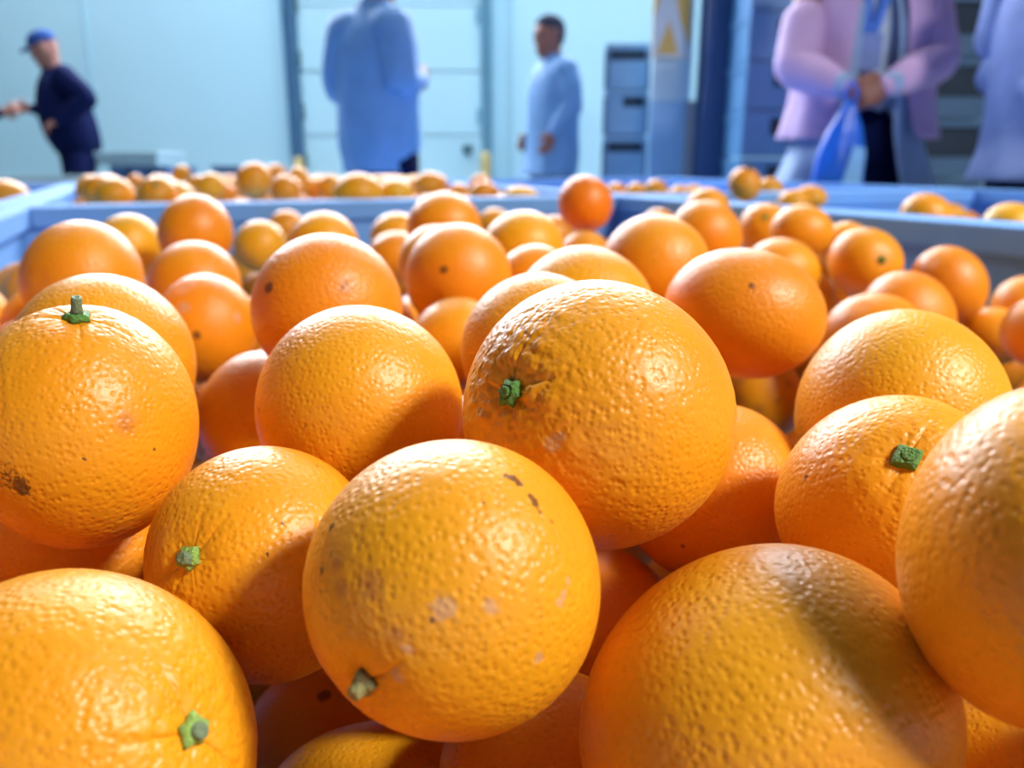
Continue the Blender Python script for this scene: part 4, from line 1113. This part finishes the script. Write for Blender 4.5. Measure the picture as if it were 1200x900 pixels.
# ------------------------------------------------------------------ crates, pillar, column, pallet
def crate(x, y, z, w, dp, h, label, mat, slot, group, rz=0.0):
    """stackable plastic crate: hollow body, top band, hand hole, corner posts"""
    t = empty('plastic_crate', (x, y, z), rz); tag(t, label, 'crate', group)
    bm = bmesh.new()
    wt = 0.012
    add_box(bm, -w / 2, w / 2, -dp / 2, dp / 2, 0, 0.012)
    add_box(bm, -w / 2, -w / 2 + wt, -dp / 2, dp / 2, 0.012, h - 0.004)
    add_box(bm, w / 2 - wt, w / 2, -dp / 2, dp / 2, 0.012, h - 0.004)
    add_box(bm, -w / 2 + wt, w / 2 - wt, dp / 2 - wt, dp / 2, 0.012, h - 0.004)
    # front wall with a hand hole
    s0, s1, q0, q1 = slot
    fy0, fy1 = -dp / 2, -dp / 2 + wt
    add_box(bm, -w / 2 + wt, w / 2 - wt, fy0, fy1, 0.012, q0)
    add_box(bm, -w / 2 + wt, w / 2 - wt, fy0, fy1, q1, h - 0.004)
    add_box(bm, -w / 2 + wt, s0, fy0, fy1, q0, q1)
    add_box(bm, s1, w / 2 - wt, fy0, fy1, q0, q1)
    link('body', to_mesh(bm, 'body'), mat, t)
    bm = bmesh.new()
    for a, b_, c, d in ((-w / 2 - .008, w / 2 + .008, -dp / 2 - .008, -dp / 2), (-w / 2 - .008, w / 2 + .008, dp / 2, dp / 2 + .008), (-w / 2 - .008, -w / 2, -dp / 2, dp / 2), (w / 2, w / 2 + .008, -dp / 2, dp / 2)):
        add_box(bm, a, b_, c, d, h - 0.034, h - 0.004)
    link('top_band', to_mesh(bm, 'top_band'), mat, t)
    box('shade_sheet', -w / 2 + wt, w / 2 - wt, -dp / 2 + wt + 0.002, -dp / 2 + wt + 0.006, 0.014, h - 0.03, M['hollow_shade'], t)  # dark sheet behind the hand hole, painting the crate's inner shade
    for k, sx in enumerate((-1, 1)):
        box('corner_post', sx * w / 2 - 0.012, sx * w / 2 + 0.012, -dp / 2 - 0.012, -dp / 2 + 0.012, 0.0, h - 0.036, M['crate_dark'] if mat is M['crate'] else mat, t, 0.003)
    return t


words = ['lowest', 'second from below', 'third from below', 'fourth from below', 'fifth from below', 'topmost']
h = 0.245
for k in range(6):
    crate(0.665, 5.0, k * h + 0.01, 0.235, 0.36, h - 0.004, 'grey-blue plastic crate, %s in the stack left of the white pillar' % words[k], M['crate'],
          (-0.02 if k == 4 else -0.10, 0.10, 0.150, 0.220), 'grey-blue crates stacked left of the pillar', -0.12)
h = 0.214
words8 = ['lowest', 'second from below', 'third from below', 'fourth from below', 'fifth from below', 'sixth from below', 'third from the top', 'second from the top', 'topmost']
for k in range(9):
    crate(1.218, 4.16, k * h + 0.01, 0.26, 0.36, h - 0.003, 'light blue plastic crate, %s in the stack beside the dark column' % words8[k], M['crate_light'],
          (-0.01, 0.085, 0.10, 0.185), 'light blue crates stacked right of the column')
h = 0.255
for k in range(8):
    crate(1.93, 3.95, k * h + 0.01, 0.36, 0.36, h - 0.003, 'dark blue plastic crate, %s in the stack left of the lavender coat' % (words8[k] if k < 5 else ['third from the top', 'second from the top', 'topmost'][k - 5]), M['crate_dark'],
          (-0.15, 0.15, 0.09, 0.225), 'dark crates stacked at the right')

t = empty('pillar', (0.855, 4.72, 0)); tag(t, 'pale square pillar with a blue lower half and a yellow warning sign', 'pillar')
box('upper_shaft', -0.105, 0.105, -0.10, -0.03, 1.16, ZC, M['pillar'], t, 0.004)
box('lower_shaft', -0.105, 0.045, -0.10, -0.03, 0.0, 1.16, M['pillar_blue'], t, 0.004)
box('lower_shaft', 0.045, 0.085, -0.10, -0.03, 0.0, 1.16, M['pillar_blue'], t)
box('edge_guard', 0.085, 0.142, -0.112, -0.03, 0.0, 1.16, M['edge_brown'], t, 0.002)
sg = empty('warning_sign', (0.832, 4.60, 1.372)); tag(sg, 'yellow warning sign with a pale triangle, on the pale pillar', 'sign')
box('board', -0.094, 0.104, -0.008, 0.012, 0.0, 0.46, M['yellow'], sg, 0.002)


def prism(name, pts, y0, y1, mat, parent):
    bm = bmesh.new()
    add_rings(bm, [[Vector((x, y0, z)) for x, z in pts], [Vector((x, y1, z)) for x, z in pts]])
    return link(name, to_mesh(bm, name), mat, parent)


prism('triangle_border', [(-0.093, 0.001), (-0.093, 0.19), (-0.045, 0.34), (-0.018, 0.44), (0.010, 0.34), (0.045, 0.19), (0.085, 0.09), (0.103, 0.05), (0.103, 0.001)], -0.011, -0.008, M['sign_pale'], sg)
prism('triangle', [(-0.070, 0.018), (-0.010, 0.185), (0.044, 0.018)], -0.014, -0.011, M['yellow'], sg)

t = empty('steel_column', (1.045, 4.42, 0)); tag(t, 'dark navy steel column right of the pale pillar', 'column')
box('flange', -0.082, 0.082, -0.08, -0.066, 0.0, ZC, M['column'], t, 0.002)
box('flange', -0.082, 0.082, 0.066, 0.08, 0.0, ZC, M['column'], t, 0.002)
box('web', -0.006, 0.006, -0.066, 0.066, 0.0, ZC, M['column'], t)
box('base_plate', -0.11, 0.11, -0.11, 0.11, 0.0, 0.015, M['column'], t)

# low stack near the back wall at left: pale box on a dark pallet on a pale box
def plain_box(name, x, y, z, w, d, h, label, mat, cat):
    t = empty(name, (x, y, z)); tag(t, label, cat)
    box('body', -w / 2, w / 2, -d / 2, d / 2, 0.0, h - 0.03, mat, t, 0.006)
    box('lid', -w / 2 - 0.008, w / 2 + 0.008, -d / 2 - 0.008, d / 2 + 0.008, h - 0.03, h, mat, t, 0.005)
    return t


plain_box('storage_box', -2.50, 5.75, 0.0, 0.72, 0.5, 0.735, 'pale lower box under the dark pallet, behind the navy worker', M['bin_pale'], 'box')
t = empty('pallet', (-2.45, 5.75, 0.735)); tag(t, 'dark blue pallet layer between two pale boxes right of the navy worker', 'pallet')
for k in range(4): box('deck_board', -0.19, 0.19, -0.25 + k * 0.135, -0.25 + k * 0.135 + 0.10, 0.062, 0.08, M['crate_dark'], t)
for k in (-1, 0, 1): box('block', k * 0.14 - 0.05, k * 0.14 + 0.05, -0.25, 0.25, 0.0, 0.062, M['column'], t)
plain_box('storage_box', -2.53, 5.75, 0.815, 0.40, 0.46, 0.09, 'shallow pale box on the dark pallet right of the navy worker', M['bin_pale'], 'box')
plain_box('storage_box', -1.90, 5.75, 0.0, 0.2, 0.3, 0.82, 'narrow dark grey box standing left of the left door track', M['crate_dark'], 'box')

# ------------------------------------------------------------------ people
def head_rings(c, F, tilt, s=1.0):
    """rings of a head from neck to crown; c = centre of the head, F = facing (unit, horizontal)"""
    up = Vector((0, 0, 1)); side = Vector((F.y, -F.x, 0))
    fw = (F * math.cos(tilt) - up * math.sin(tilt)); u2 = (up * math.cos(tilt) + F * math.sin(tilt))
    prof = [(-0.125, 0.030, 0.060, 0.010), (-0.115, 0.045, 0.085, 0.035), (-0.085, 0.060, 0.094, 0.062), (-0.05, 0.069, 0.092, 0.082), (-0.015, 0.073, 0.090, 0.096),
            (0.02, 0.076, 0.092, 0.104), (0.055, 0.075, 0.088, 0.102), (0.085, 0.066, 0.072, 0.088), (0.108, 0.045, 0.045, 0.060), (0.118, 0.018, 0.015, 0.025)]
    rings = []
    n = 18
    for z, w, f, bk in prof:
        r = []
        for k in range(n):
            a = 2 * PI * k / n
            x, y = math.cos(a), math.sin(a)
            r.append(c + (side * (x * w) + fw * (y * (f if y > 0 else bk)) + u2 * z) * s)
        rings.append(r)
    P = lambda x, y, z: c + (side * x + fw * y + u2 * z) * s
    return rings, P


def person(label, loc, yaw, height, pose, clothes, extra=None):
    """pose: joint -> local offset (image-independent: x, y world axes relative to loc, z up)"""
    t = empty('person', loc); tag(t, label, 'person')
    F = Vector((math.cos(yaw), math.sin(yaw), 0)); side = Vector((F.y, -F.x, 0))     # side = the figure's right
    k = height / 1.75
    lean = pose.get('lean', 0.0)
    up = Vector((0, 0, 1))
    hip = Vector((0, 0, 0.92 * k))
    chest = hip + up * 0.36 * k * math.cos(lean) + F * 0.36 * k * math.sin(lean)
    neck = hip + up * 0.58 * k * math.cos(lean) + F * 0.60 * k * math.sin(lean)
    hc = neck + up * 0.135 * k + F * (0.035 * k + 0.10 * math.sin(lean))
    if 'head' in pose: hc = Vector(pose['head'])
    J = {}
    for sgn, nm in ((1, 'r'), (-1, 'l')):
        sh = neck - up * 0.075 * k + side * sgn * 0.175 * k
        J['sh_' + nm] = Vector(pose.get('sh_' + nm, sh))
        J['el_' + nm] = Vector(pose.get('el_' + nm, sh + side * sgn * 0.05 - up * 0.29 * k - F * 0.03))
        J['wr_' + nm] = Vector(pose.get('wr_' + nm, J['el_' + nm] - up * 0.25 * k + F * 0.07))
        J['hp_' + nm] = hip + side * sgn * 0.09 * k
        J['kn_' + nm] = hip + side * sgn * 0.10 * k - up * 0.43 * k + F * 0.03 * k
        J['an_' + nm] = hip + side * sgn * 0.11 * k - up * 0.835 * k - F * 0.01
    ground = 0.0
    # ---- the body: one remeshed surface
    bm = bmesh.new()
    hr, HP = head_rings(hc, F, pose.get('tilt', 0.1), k)
    add_rings(bm, hr)
    add_tube(bm, [HP(0, -0.02, -0.06), neck - up * 0.04 * k], [0.052 * k, 0.058 * k])
    add_rings(bm, [[HP(-0.012, 0.085, 0.015), HP(0.012, 0.085, 0.015), HP(0.0, 0.094, 0.022)], [HP(-0.019, 0.085, -0.035), HP(0.019, 0.085, -0.035), HP(0.0, 0.118, -0.026)], [HP(-0.012, 0.085, -0.045), HP(0.012, 0.085, -0.045), HP(0.0, 0.098, -0.044)]])
    add_tube(bm, [HP(-0.022, 0.084, -0.072), HP(0, 0.092, -0.072), HP(0.022, 0.084, -0.072)], [0.008, 0.010, 0.008], 8)
    add_tube(bm, [HP(-0.05, 0.078, 0.028), HP(0, 0.088, 0.03), HP(0.05, 0.078, 0.028)], [0.008, 0.009, 0.008], 8)
    for sgn in (-1, 1):
        add_tube(bm, [HP(sgn * 0.074, -0.005, 0.03), HP(sgn * 0.082, -0.014, 0.0), HP(sgn * 0.074, -0.004, -0.035)], [0.012, 0.016, 0.010], 8)
    tor = [(hip - up * 0.08 * k, 0.15, 0.10), (hip, 0.165, 0.115), (hip + (chest - hip) * 0.4, 0.145, 0.10), (chest, 0.17, 0.115), (chest + (neck - chest) * 0.55, 0.165, 0.10), (neck - up * 0.035 * k, 0.10, 0.075), (neck, 0.06, 0.055)]
    n = 20
    add_rings(bm, [[c + (side * math.cos(2 * PI * i / n) * w + F * math.sin(2 * PI * i / n) * d) * k for i in range(n)] for c, w, d in tor])
    for nm, sgn in (('r', 1), ('l', -1)):
        sh, el, wr = J['sh_' + nm], J['el_' + nm], J['wr_' + nm]
        add_tube(bm, [sh, sh.lerp(el, 0.5), el, el.lerp(wr, 0.45), wr], [0.055 * k, 0.050 * k, 0.042 * k, 0.040 * k, 0.028 * k])
        hp, kn, an = J['hp_' + nm], J['kn_' + nm], J['an_' + nm]
        add_tube(bm, [hp, hp.lerp(kn, 0.5), kn, kn.lerp(an, 0.35), an], [0.09 * k, 0.075 * k, 0.057 * k, 0.056 * k, 0.038 * k])
        # hand: palm, four fingers, thumb
        hd = Vector(pose['hd_' + nm]).normalized() if 'hd_' + nm in pose else (wr - el).normalized()
        pn = Vector(pose['pn_' + nm]).normalized() if 'pn_' + nm in pose else (-side * sgn)
        pn = (pn - hd * pn.dot(hd)).normalized()              # palm faces this way
        ac = hd.cross(pn).normalized()                        # across the palm
        th = F if abs(ac.dot(F)) > 0.2 else up
        if ac.dot(th) < 0: ac = -ac
        rr = []
        for f, w, d in ((-0.005, 0.024, 0.018), (0.02, 0.032, 0.016), (0.055, 0.040, 0.014), (0.085, 0.041, 0.012), (0.092, 0.036, 0.009)):
            rr.append([wr + hd * f * k + (ac * math.cos(2 * PI * i / 12) * w + pn * math.sin(2 * PI * i / 12) * d) * k for i in range(12)])
        add_rings(bm, rr)
        curl = pose.get('curl', 0.5)
        for fi, (off, ln) in enumerate(((0.030, 0.072), (0.010, 0.080), (-0.010, 0.074), (-0.030, 0.058))):
            p0 = wr + (hd * 0.082 + ac * off) * k
            pts = [p0]; a = curl * 0.4
            for seg in (0.45, 0.32, 0.23):
                a += curl * 0.45
                pts.append(pts[-1] + (hd * math.cos(a) + pn * math.sin(a)) * ln * seg * k)
            add_tube(bm, pts, [0.0095 * k, 0.0092 * k, 0.0085 * k, 0.0075 * k], 8)
        tp = wr + (hd * 0.028 + ac * 0.028) * k
        add_tube(bm, [tp, tp + (hd * 0.022 + ac * 0.026 + pn * 0.012) * k, tp + (hd * 0.05 + ac * 0.032 + pn * 0.026) * k], [0.013 * k, 0.011 * k, 0.009 * k], 8)
        # foot
        add_tube(bm, [an - up * 0.045 * k - F * 0.03, an - up * 0.05 * k + F * 0.07 * k, an - up * 0.058 * k + F * 0.14 * k], [0.034 * k, 0.034 * k, 0.024 * k], 10)
    tmp = bpy.data.objects.new('tmp_body', to_mesh(bm, 'tmp_body'))
    COL.objects.link(tmp)
    md = tmp.modifiers.new('remesh', 'REMESH'); md.mode = 'VOXEL'; md.voxel_size = 0.0075; md.use_smooth_shade = True
    sm = tmp.modifiers.new('smooth', 'SMOOTH'); sm.factor = 0.5; sm.iterations = 2
    me = bpy.data.meshes.new_from_object(tmp.evaluated_get(bpy.context.evaluated_depsgraph_get()))
    me.name = 'body'; me.materials.clear()
    bpy.data.objects.remove(tmp)
    link('body', me, M[clothes.get('skin', 'skin')], t)
    for sgn in (-1, 1):
        bm = bmesh.new(); bmesh.ops.create_uvsphere(bm, u_segments=10, v_segments=8, radius=0.009 * k)
        e = link('eye', to_mesh(bm, 'eye', True), M['eye'], t); e.location = HP(sgn * 0.031, 0.084, 0.008)
    # ---- hair or cap
    hair = clothes.get('hair')
    bm = bmesh.new()
    if clothes.get('cap'):
        rr = []
        for z, w, f, b_ in ((0.035, 0.083, 0.098, 0.110), (0.06, 0.083, 0.096, 0.110), (0.095, 0.075, 0.082, 0.098), (0.12, 0.052, 0.052, 0.068), (0.13, 0.016, 0.016, 0.02)):
            rr.append([HP(math.cos(2 * PI * i / 20) * w, math.sin(2 * PI * i / 20) * (f if math.sin(2 * PI * i / 20) > 0 else b_), z) for i in range(20)])
        add_rings(bm, rr)
        cp = link('cap', to_mesh(bm, 'cap', True), M['navy_light'], t)
        bm = bmesh.new()
        pts = [HP(math.sin(a) * 0.078, 0.065 + math.cos(a) * 0.095, 0.035 - 0.01 * math.cos(a)) for a in [(-1 + 2 * i / 10) * 1.25 for i in range(11)]]
        add_rings(bm, [[p for p in pts], [p + up * 0.008 for p in pts]])
        link('cap_peak', to_mesh(bm, 'cap_peak'), M['navy_light'], cp)
    else:
        rr = []
        for z, w, f, b_ in ((-0.055, 0.060, -0.035, 0.088), (-0.02, 0.078, -0.02, 0.103), (0.025, 0.081, 0.01, 0.112), (0.06, 0.081, 0.080, 0.110), (0.09, 0.072, 0.078, 0.096), (0.114, 0.050, 0.05, 0.068), (0.126, 0.018, 0.018, 0.025)):
            rr.append([HP(math.cos(2 * PI * i / 20) * w, (math.sin(2 * PI * i / 20) * f if math.sin(2 * PI * i / 20) > 0 else math.sin(2 * PI * i / 20) * b_), z) for i in range(20)])
        add_rings(bm, rr)
        link('hair', to_mesh(bm, 'hair', True), M[hair or 'hair'], t)
    # ---- trousers and shoes
    bm = bmesh.new()
    for nm in 'rl':
        hp, kn, an = J['hp_' + nm], J['kn_' + nm], J['an_' + nm]
        add_tube(bm, [hp + up * 0.02, hp.lerp(kn, 0.5), kn, kn.lerp(an, 0.5), an + up * 0.01], [0.105 * k, 0.092 * k, 0.076 * k, 0.07 * k, 0.064 * k], 14, False)
    add_rings(bm, [[hip + up * z + (side * math.cos(2 * PI * i / 20) * w + F * math.sin(2 * PI * i / 20) * d) * k for i in range(20)] for z, w, d in ((-0.10, 0.17, 0.12), (0.0, 0.18, 0.13), (0.10, 0.165, 0.12))])
    link('trousers', to_mesh(bm, 'trousers', True), M[clothes.get('trousers', 'navy')], t)
    for nm in 'rl':
        an = J['an_' + nm]
        bm = bmesh.new()
        rr = []
        for f, w, h_ in ((-0.075, 0.022, 0.05), (-0.055, 0.038, 0.075), (0.0, 0.042, 0.085), (0.08, 0.046, 0.065), (0.15, 0.044, 0.05), (0.19, 0.022, 0.03)):
            b0 = Vector((an.x, an.y, ground)) + F * f * k
            rr.append([b0 + side * x * w * k + up * z * h_ * k for x, z in ((-1, 0), (1, 0), (1.0, 0.55), (0.6, 1), (-0.6, 1), (-1.0, 0.55))])
        add_rings(bm, rr)
        link('shoe', to_mesh(bm, 'shoe'), M['shoe'], t)
    # ---- upper garment: long coat or jacket, with separate sleeves
    g = clothes['coat']
    hem, hw, hd_ = g['hem'], g['hem_w'], g['hem_d']
    bm = bmesh.new()
    sh_z = neck - up * 0.05 * k
    waist = hip + (chest - hip) * 0.35
    hipc = Vector((hip.x, hip.y, 0.92 * k))
    hemc = Vector((hip.x, hip.y, hem)) + F * g.get('hem_f', 0.0)
    prof = [(hemc, hw, hd_, 1), (hemc.lerp(hipc, 0.35), hw * 0.95, hd_ * 0.95, 1), (hipc if hem < 0.85 else hemc + up * 0.05, 0.205, 0.16, 1), (waist, 0.19 + g.get('fat', 0), 0.15 + g.get('fat', 0), 1), (chest, 0.205 + g.get('fat', 0), 0.15 + g.get('fat', 0), 1),
            (chest + (neck - chest) * 0.5, 0.205, 0.13, 1), (neck - up * 0.055 * k, 0.15, 0.10, 1), (neck - up * 0.01 * k, 0.075, 0.07, 1), (neck + up * 0.03 * k, 0.066, 0.064, 1)]
    n = 36
    gap = g.get('open', 0.0)
    rs = random.Random(len(label))
    ph1, ph2 = rs.uniform(0, 6), rs.uniform(0, 6)
    rings = []
    for j, (c, w, d, _) in enumerate(prof):
        fold = (0.10, 0.075, 0.045, 0.035, 0.03, 0.02, 0.01, 0.0, 0.0)[j]
        r = []
        lo = gap * (1.0 if j < 3 else 0.75 if j < 5 else 0.55)
        for i in range(n + (1 if gap else 0)):
            a = (PI / 2 + lo + (2 * PI - 2 * lo) * i / n) if gap else 2 * PI * i / n
            m = 1 + fold * math.sin(5 * a + ph1) * 0.5 + fold * math.sin(9 * a + ph2 + j * 0.7) * 0.35
            r.append(c + (side * math.cos(a) * w + F * math.sin(a) * d) * m * k)
        rings.append(r)
    vr = [[bm.verts.new(p) for p in r] for r in rings]
    nn = len(vr[0])
    for a_, b_ in zip(vr[:-1], vr[1:]):
        for i in range(nn if not gap else nn - 1):
            bm.faces.new((a_[i], a_[(i + 1) % nn], b_[(i + 1) % nn], b_[i]))
    me = to_mesh(bm, g.get('name', 'coat'), True)
    co = link(g.get('name', 'coat'), me, M[g['mat']], t)
    so = co.modifiers.new('thickness', 'SOLIDIFY'); so.thickness = 0.008; so.offset = 1
    co.modifiers.new('round', 'SUBSURF').levels = 1
    for nm, sgn in (('r', 1), ('l', -1)):
        sh, el, wr = J['sh_' + nm], J['el_' + nm], J['wr_' + nm]
        bm = bmesh.new()
        f = g.get('sleeve', 1.0)
        top = sh - side * sgn * 0.05
        end = wr.lerp(el, 0.06)
        add_tube(bm, [top, sh, sh.lerp(el, 0.3), sh.lerp(el, 0.62), sh.lerp(el, 0.9), el, el.lerp(end, 0.15), el.lerp(end, 0.5), el.lerp(end, 0.8), end],
                 [0.085 * k, 0.092 * k * f ** .5, 0.080 * k * f, 0.074 * k * f, 0.074 * k * f, 0.074 * k * f, 0.070 * k * f, 0.062 * k * f, 0.052 * k * f, 0.040 * k], 14)
        for v in bm.verts:
            v.co += Vector((noise.noise(v.co * 9), noise.noise(v.co * 9 + Vector((7, 3, 1))), 0)) * 0.012
        s_ = link('sleeve', to_mesh(bm, 'sleeve', True), M[g.get('sleeve_mat', g['mat'])], co)
        s_.modifiers.new('round', 'SUBSURF').levels = 1
        if g.get('cuff'):
            bm = bmesh.new(); add_tube(bm, [end.lerp(el, 0.10), end.lerp(wr, 0.8)], [0.044 * k, 0.042 * k], 14, False)
            link('cuff', to_mesh(bm, 'cuff', True), M[g['cuff']], s_)
    if extra: extra(t, J, F, side, neck, chest, hip, k)
    return t, J


V3 = Vector
# navy worker at the left, leaning towards the left and shaking a hand
person('worker in dark navy workwear and cap reaching left, at the left', (-3.19, 6.2, 0), math.radians(195), 1.70,
       {'lean': 0.16, 'tilt': 0.35, 'head': (-0.125, -0.03, 1.61), 'sh_l': (0.05, -0.19, 1.42), 'el_l': (0.225, -0.20, 1.27), 'wr_l': (0.02, -0.27, 1.115), 'hd_l': (-0.9, 0, -0.4), 'pn_l': (0, 0.6, -0.8),
        'sh_r': (-0.09, 0.16, 1.42), 'el_r': (-0.13, 0.18, 1.19), 'wr_r': (-0.37, 0.12, 1.215), 'curl': 0.8},
       {'skin': 'skin', 'cap': True, 'trousers': 'navy', 'coat': {'name': 'jacket', 'mat': 'navy', 'hem': 0.90, 'hem_w': 0.17, 'hem_d': 0.15, 'sleeve': 1.1, 'fat': 0.035}})
person('person in dark clothes cut off by the left edge, shaking the navy worker\'s hand', (-4.02, 6.12, 0), math.radians(8), 1.74,
       {'tilt': 0.1, 'el_r': (0.10, -0.16, 1.10), 'wr_r': (0.37, -0.02, 1.18), 'curl': 0.8},
       {'skin': 'skin', 'hair': 'hair', 'trousers': 'navy', 'coat': {'name': 'jacket', 'mat': 'navy', 'hem': 0.82, 'hem_w': 0.19, 'hem_d': 0.16, 'sleeve': 0.9}})
# figure in a blue coat, seen from behind, left of centre
person('person in a blue visitor coat seen from behind, between the door tracks', (-0.60, 3.85, 0), math.radians(58), 1.74,
       {'tilt': 0.15, 'sh_l': (-0.14, 0.04, 1.41), 'el_l': (-0.20, 0.10, 1.17), 'wr_l': (-0.02, 0.28, 1.14), 'sh_r': (0.10, -0.12, 1.41), 'el_r': (0.125, -0.16, 1.18), 'wr_r': (0.19, 0.04, 1.20), 'hd_r': (0.2, 0.8, 0.4), 'curl': 0.9},
       {'skin': 'skin', 'hair': 'hair', 'trousers': 'navy', 'coat': {'mat': 'coat_mid', 'hem': 0.80, 'hem_w': 0.165, 'hem_d': 0.165, 'sleeve': 1.1, 'fat': 0.0}},
       None)
# small figure in a light blue coat right of the door
person('short-haired person in a light blue coat facing left, right of the door', (0.25, 5.2, 0), math.radians(205), 1.67,
       {'tilt': 0.1, 'el_l': (0.10, -0.16, 1.16), 'wr_l': (-0.01, -0.20, 1.01), 'hd_l': (-0.35, -0.1, -0.9), 'curl': 0.6, 'el_r': (-0.02, 0.2, 1.14), 'wr_r': (-0.14, 0.12, 1.0)},
       {'skin': 'skin_dark', 'hair': 'hair_grey', 'trousers': 'navy', 'coat': {'mat': 'coat_soft', 'hem': 0.76, 'hem_w': 0.19, 'hem_d': 0.18, 'sleeve': 1.05, 'fat': 0.0, 'hem_f': 0.03}})


def gown_extra(t, J, F, side, neck, chest, hip, k):
    # pink cardigan over the pale coat, open in front
    bm = bmesh.new()
    rings = []
    for c, w, d, lo in ((V3((hip.x, hip.y, 0.925)), 0.285, 0.215, 0.55), (V3((hip.x, hip.y, 1.0)), 0.262, 0.205, 0.50), (hip.lerp(chest, 0.45), 0.242, 0.198, 0.40), (chest, 0.252, 0.198, 0.34), (chest.lerp(neck, 0.5), 0.247, 0.174, 0.30), (neck - V3((0, 0, .05)), 0.172, 0.13, 0.28), (neck, 0.092, 0.088, 0.3)):
        r = []
        for i in range(37):
            a = PI / 2 + lo + (2 * PI - 2 * lo) * i / 36
            m_ = 1 + 0.02 * math.sin(7 * a + c.z * 9) + 0.012 * math.sin(13 * a)
            r.append(c + (side * math.cos(a) * w + F * math.sin(a) * d) * m_ * k)
        rings.append([bm.verts.new(p) for p in r])
    for a_, b_ in zip(rings[:-1], rings[1:]):
        for i in range(36): bm.faces.new((a_[i], a_[i + 1], b_[i + 1], b_[i]))
    cd = link('cardigan', to_mesh(bm, 'cardigan', True), M['coat_pink'], t)
    so = cd.modifiers.new('thickness', 'SOLIDIFY'); so.thickness = 0.008; so.offset = 1
    cd.modifiers.new('round', 'SUBSURF').levels = 1
    # shirt under the open gown, lanyard with a card
    bm = bmesh.new()
    n = 24
    prof = [(hip - V3((0, 0, .02)), 0.175, 0.125), (hip.lerp(chest, 0.4), 0.165, 0.118), (chest, 0.18, 0.125), (chest.lerp(neck, 0.5), 0.175, 0.11), (neck - V3((0, 0, .03)), 0.09, 0.075)]
    add_rings(bm, [[c + (side * math.cos(2 * PI * i / n) * w + F * math.sin(2 * PI * i / n) * d) * k for i in range(n)] for c, w, d in prof])
    link('shirt', to_mesh(bm, 'shirt', True), M['shirt'], t)
    bm = bmesh.new()
    for sgn in (-1, 1):
        a = neck + side * sgn * 0.05 + F * 0.05
        b_ = chest + F * 0.137 * k + side * (sgn * 0.012 + 0.03) - V3((0, 0, 0.02))
        pts = [a, a.lerp(b_, 0.5) + F * 0.045, b_]
        add_rings(bm, [[p - side * 0.016, p + side * 0.016, p + side * 0.016 + F * 0.003, p - side * 0.016 + F * 0.003] for p in pts])
    ly = link('lanyard', to_mesh(bm, 'lanyard'), M['lanyard'], t)
    c = chest + F * 0.147 * k + side * 0.03
    bm = bmesh.new()
    add_rings(bm, [[c + side * sx * 0.045 + F * fy + V3((0, 0, z)) for sx, fy in ((-1, 0), (1, 0), (1, .004), (-1, .004))] for z in (-0.14, -0.02)])
    link('badge', to_mesh(bm, 'badge'), M['coat_lav'], ly)


person('person in an open pink cardigan over a pale coat, blue lanyard, hands clasped', (1.31, 3.22, 0), math.radians(262), 1.78,
       {'tilt': 0.15, 'sh_r': (-0.225, -0.01, 1.47), 'sh_l': (0.175, -0.03, 1.47), 'el_r': (-0.30, -0.13, 1.17), 'wr_r': (-0.17, -0.30, 1.09), 'el_l': (0.195, -0.16, 1.19), 'wr_l': (-0.05, -0.32, 1.09),
        'hd_r': (0.7, -0.25, -0.2), 'pn_r': (0.2, 0.9, 0.1), 'hd_l': (-0.8, -0.15, -0.3), 'pn_l': (-0.1, 0.9, -0.2), 'curl': 0.9},
       {'skin': 'skin_dark', 'hair': 'hair', 'trousers': 'navy', 'coat': {'mat': 'coat_white', 'sleeve_mat': 'coat_pink', 'hem': 0.60, 'hem_w': 0.33, 'hem_d': 0.24, 'open': 0.36, 'sleeve': 1.05, 'cuff': 'coat_white', 'fat': 0.03}}, gown_extra)
person('person in a lavender-blue coat cut off by the right edge', (1.66, 2.56, 0), math.radians(225), 1.74,
       {'tilt': 0.1, 'wr_r': (-0.10, -0.22, 1.0), 'wr_l': (0.0, -0.28, 1.0)},
       {'skin': 'skin', 'hair': 'hair', 'trousers': 'navy', 'coat': {'mat': 'coat_lav', 'hem': 0.79, 'hem_w': 0.23, 'hem_d': 0.22, 'sleeve': 1.1, 'fat': 0.02}})

# blue plastic bag hanging from the clasped hands
bag = empty('plastic_bag', (1.125, 2.86, 0.70)); tag(bag, 'bright blue plastic bag hanging from the hands of the person in pink', 'bag')
bm = bmesh.new()
n = 24
rr = []
for z, w, d, ox in ((0.0, 0.02, 0.012, -0.02), (0.01, 0.075, 0.035, -0.02), (0.08, 0.088, 0.05, -0.015), (0.17, 0.080, 0.045, -0.01), (0.25, 0.058, 0.032, 0.0), (0.31, 0.030, 0.020, 0.005), (0.345, 0.018, 0.014, 0.005)):
    rr.append([Vector((ox + math.cos(2 * PI * i / n) * w * (1 + 0.08 * math.sin(5 * 2 * PI * i / n + z * 20)), math.sin(2 * PI * i / n) * d * (1 + 0.12 * math.sin(7 * 2 * PI * i / n + z * 9)), z)) for i in range(n)])
add_rings(bm, rr)
link('bag_body', to_mesh(bm, 'bag_body', True), M['bag'], bag)
for sx in (-1, 1):
    bm = bmesh.new(); add_tube(bm, [(0.005 + sx * 0.012, 0, 0.335), (0.005 + sx * 0.02, 0, 0.37), (0.005 + sx * 0.006, 0, 0.405)], [0.007, 0.006, 0.006], 8)
    link('handle', to_mesh(bm, 'handle', True), M['bag'], bag)
bm = bmesh.new()
add_rings(bm, [[Vector((x, -0.056, z)) for x, z in ((-0.02, 0.06), (0.045, 0.04), (0.05, 0.19), (0.01, 0.20))], [Vector((x, -0.044, z)) for x, z in ((-0.02, 0.06), (0.045, 0.04), (0.05, 0.19), (0.01, 0.20))]])
link('print_patch', to_mesh(bm, 'print_patch'), M['bag_light'], bag)
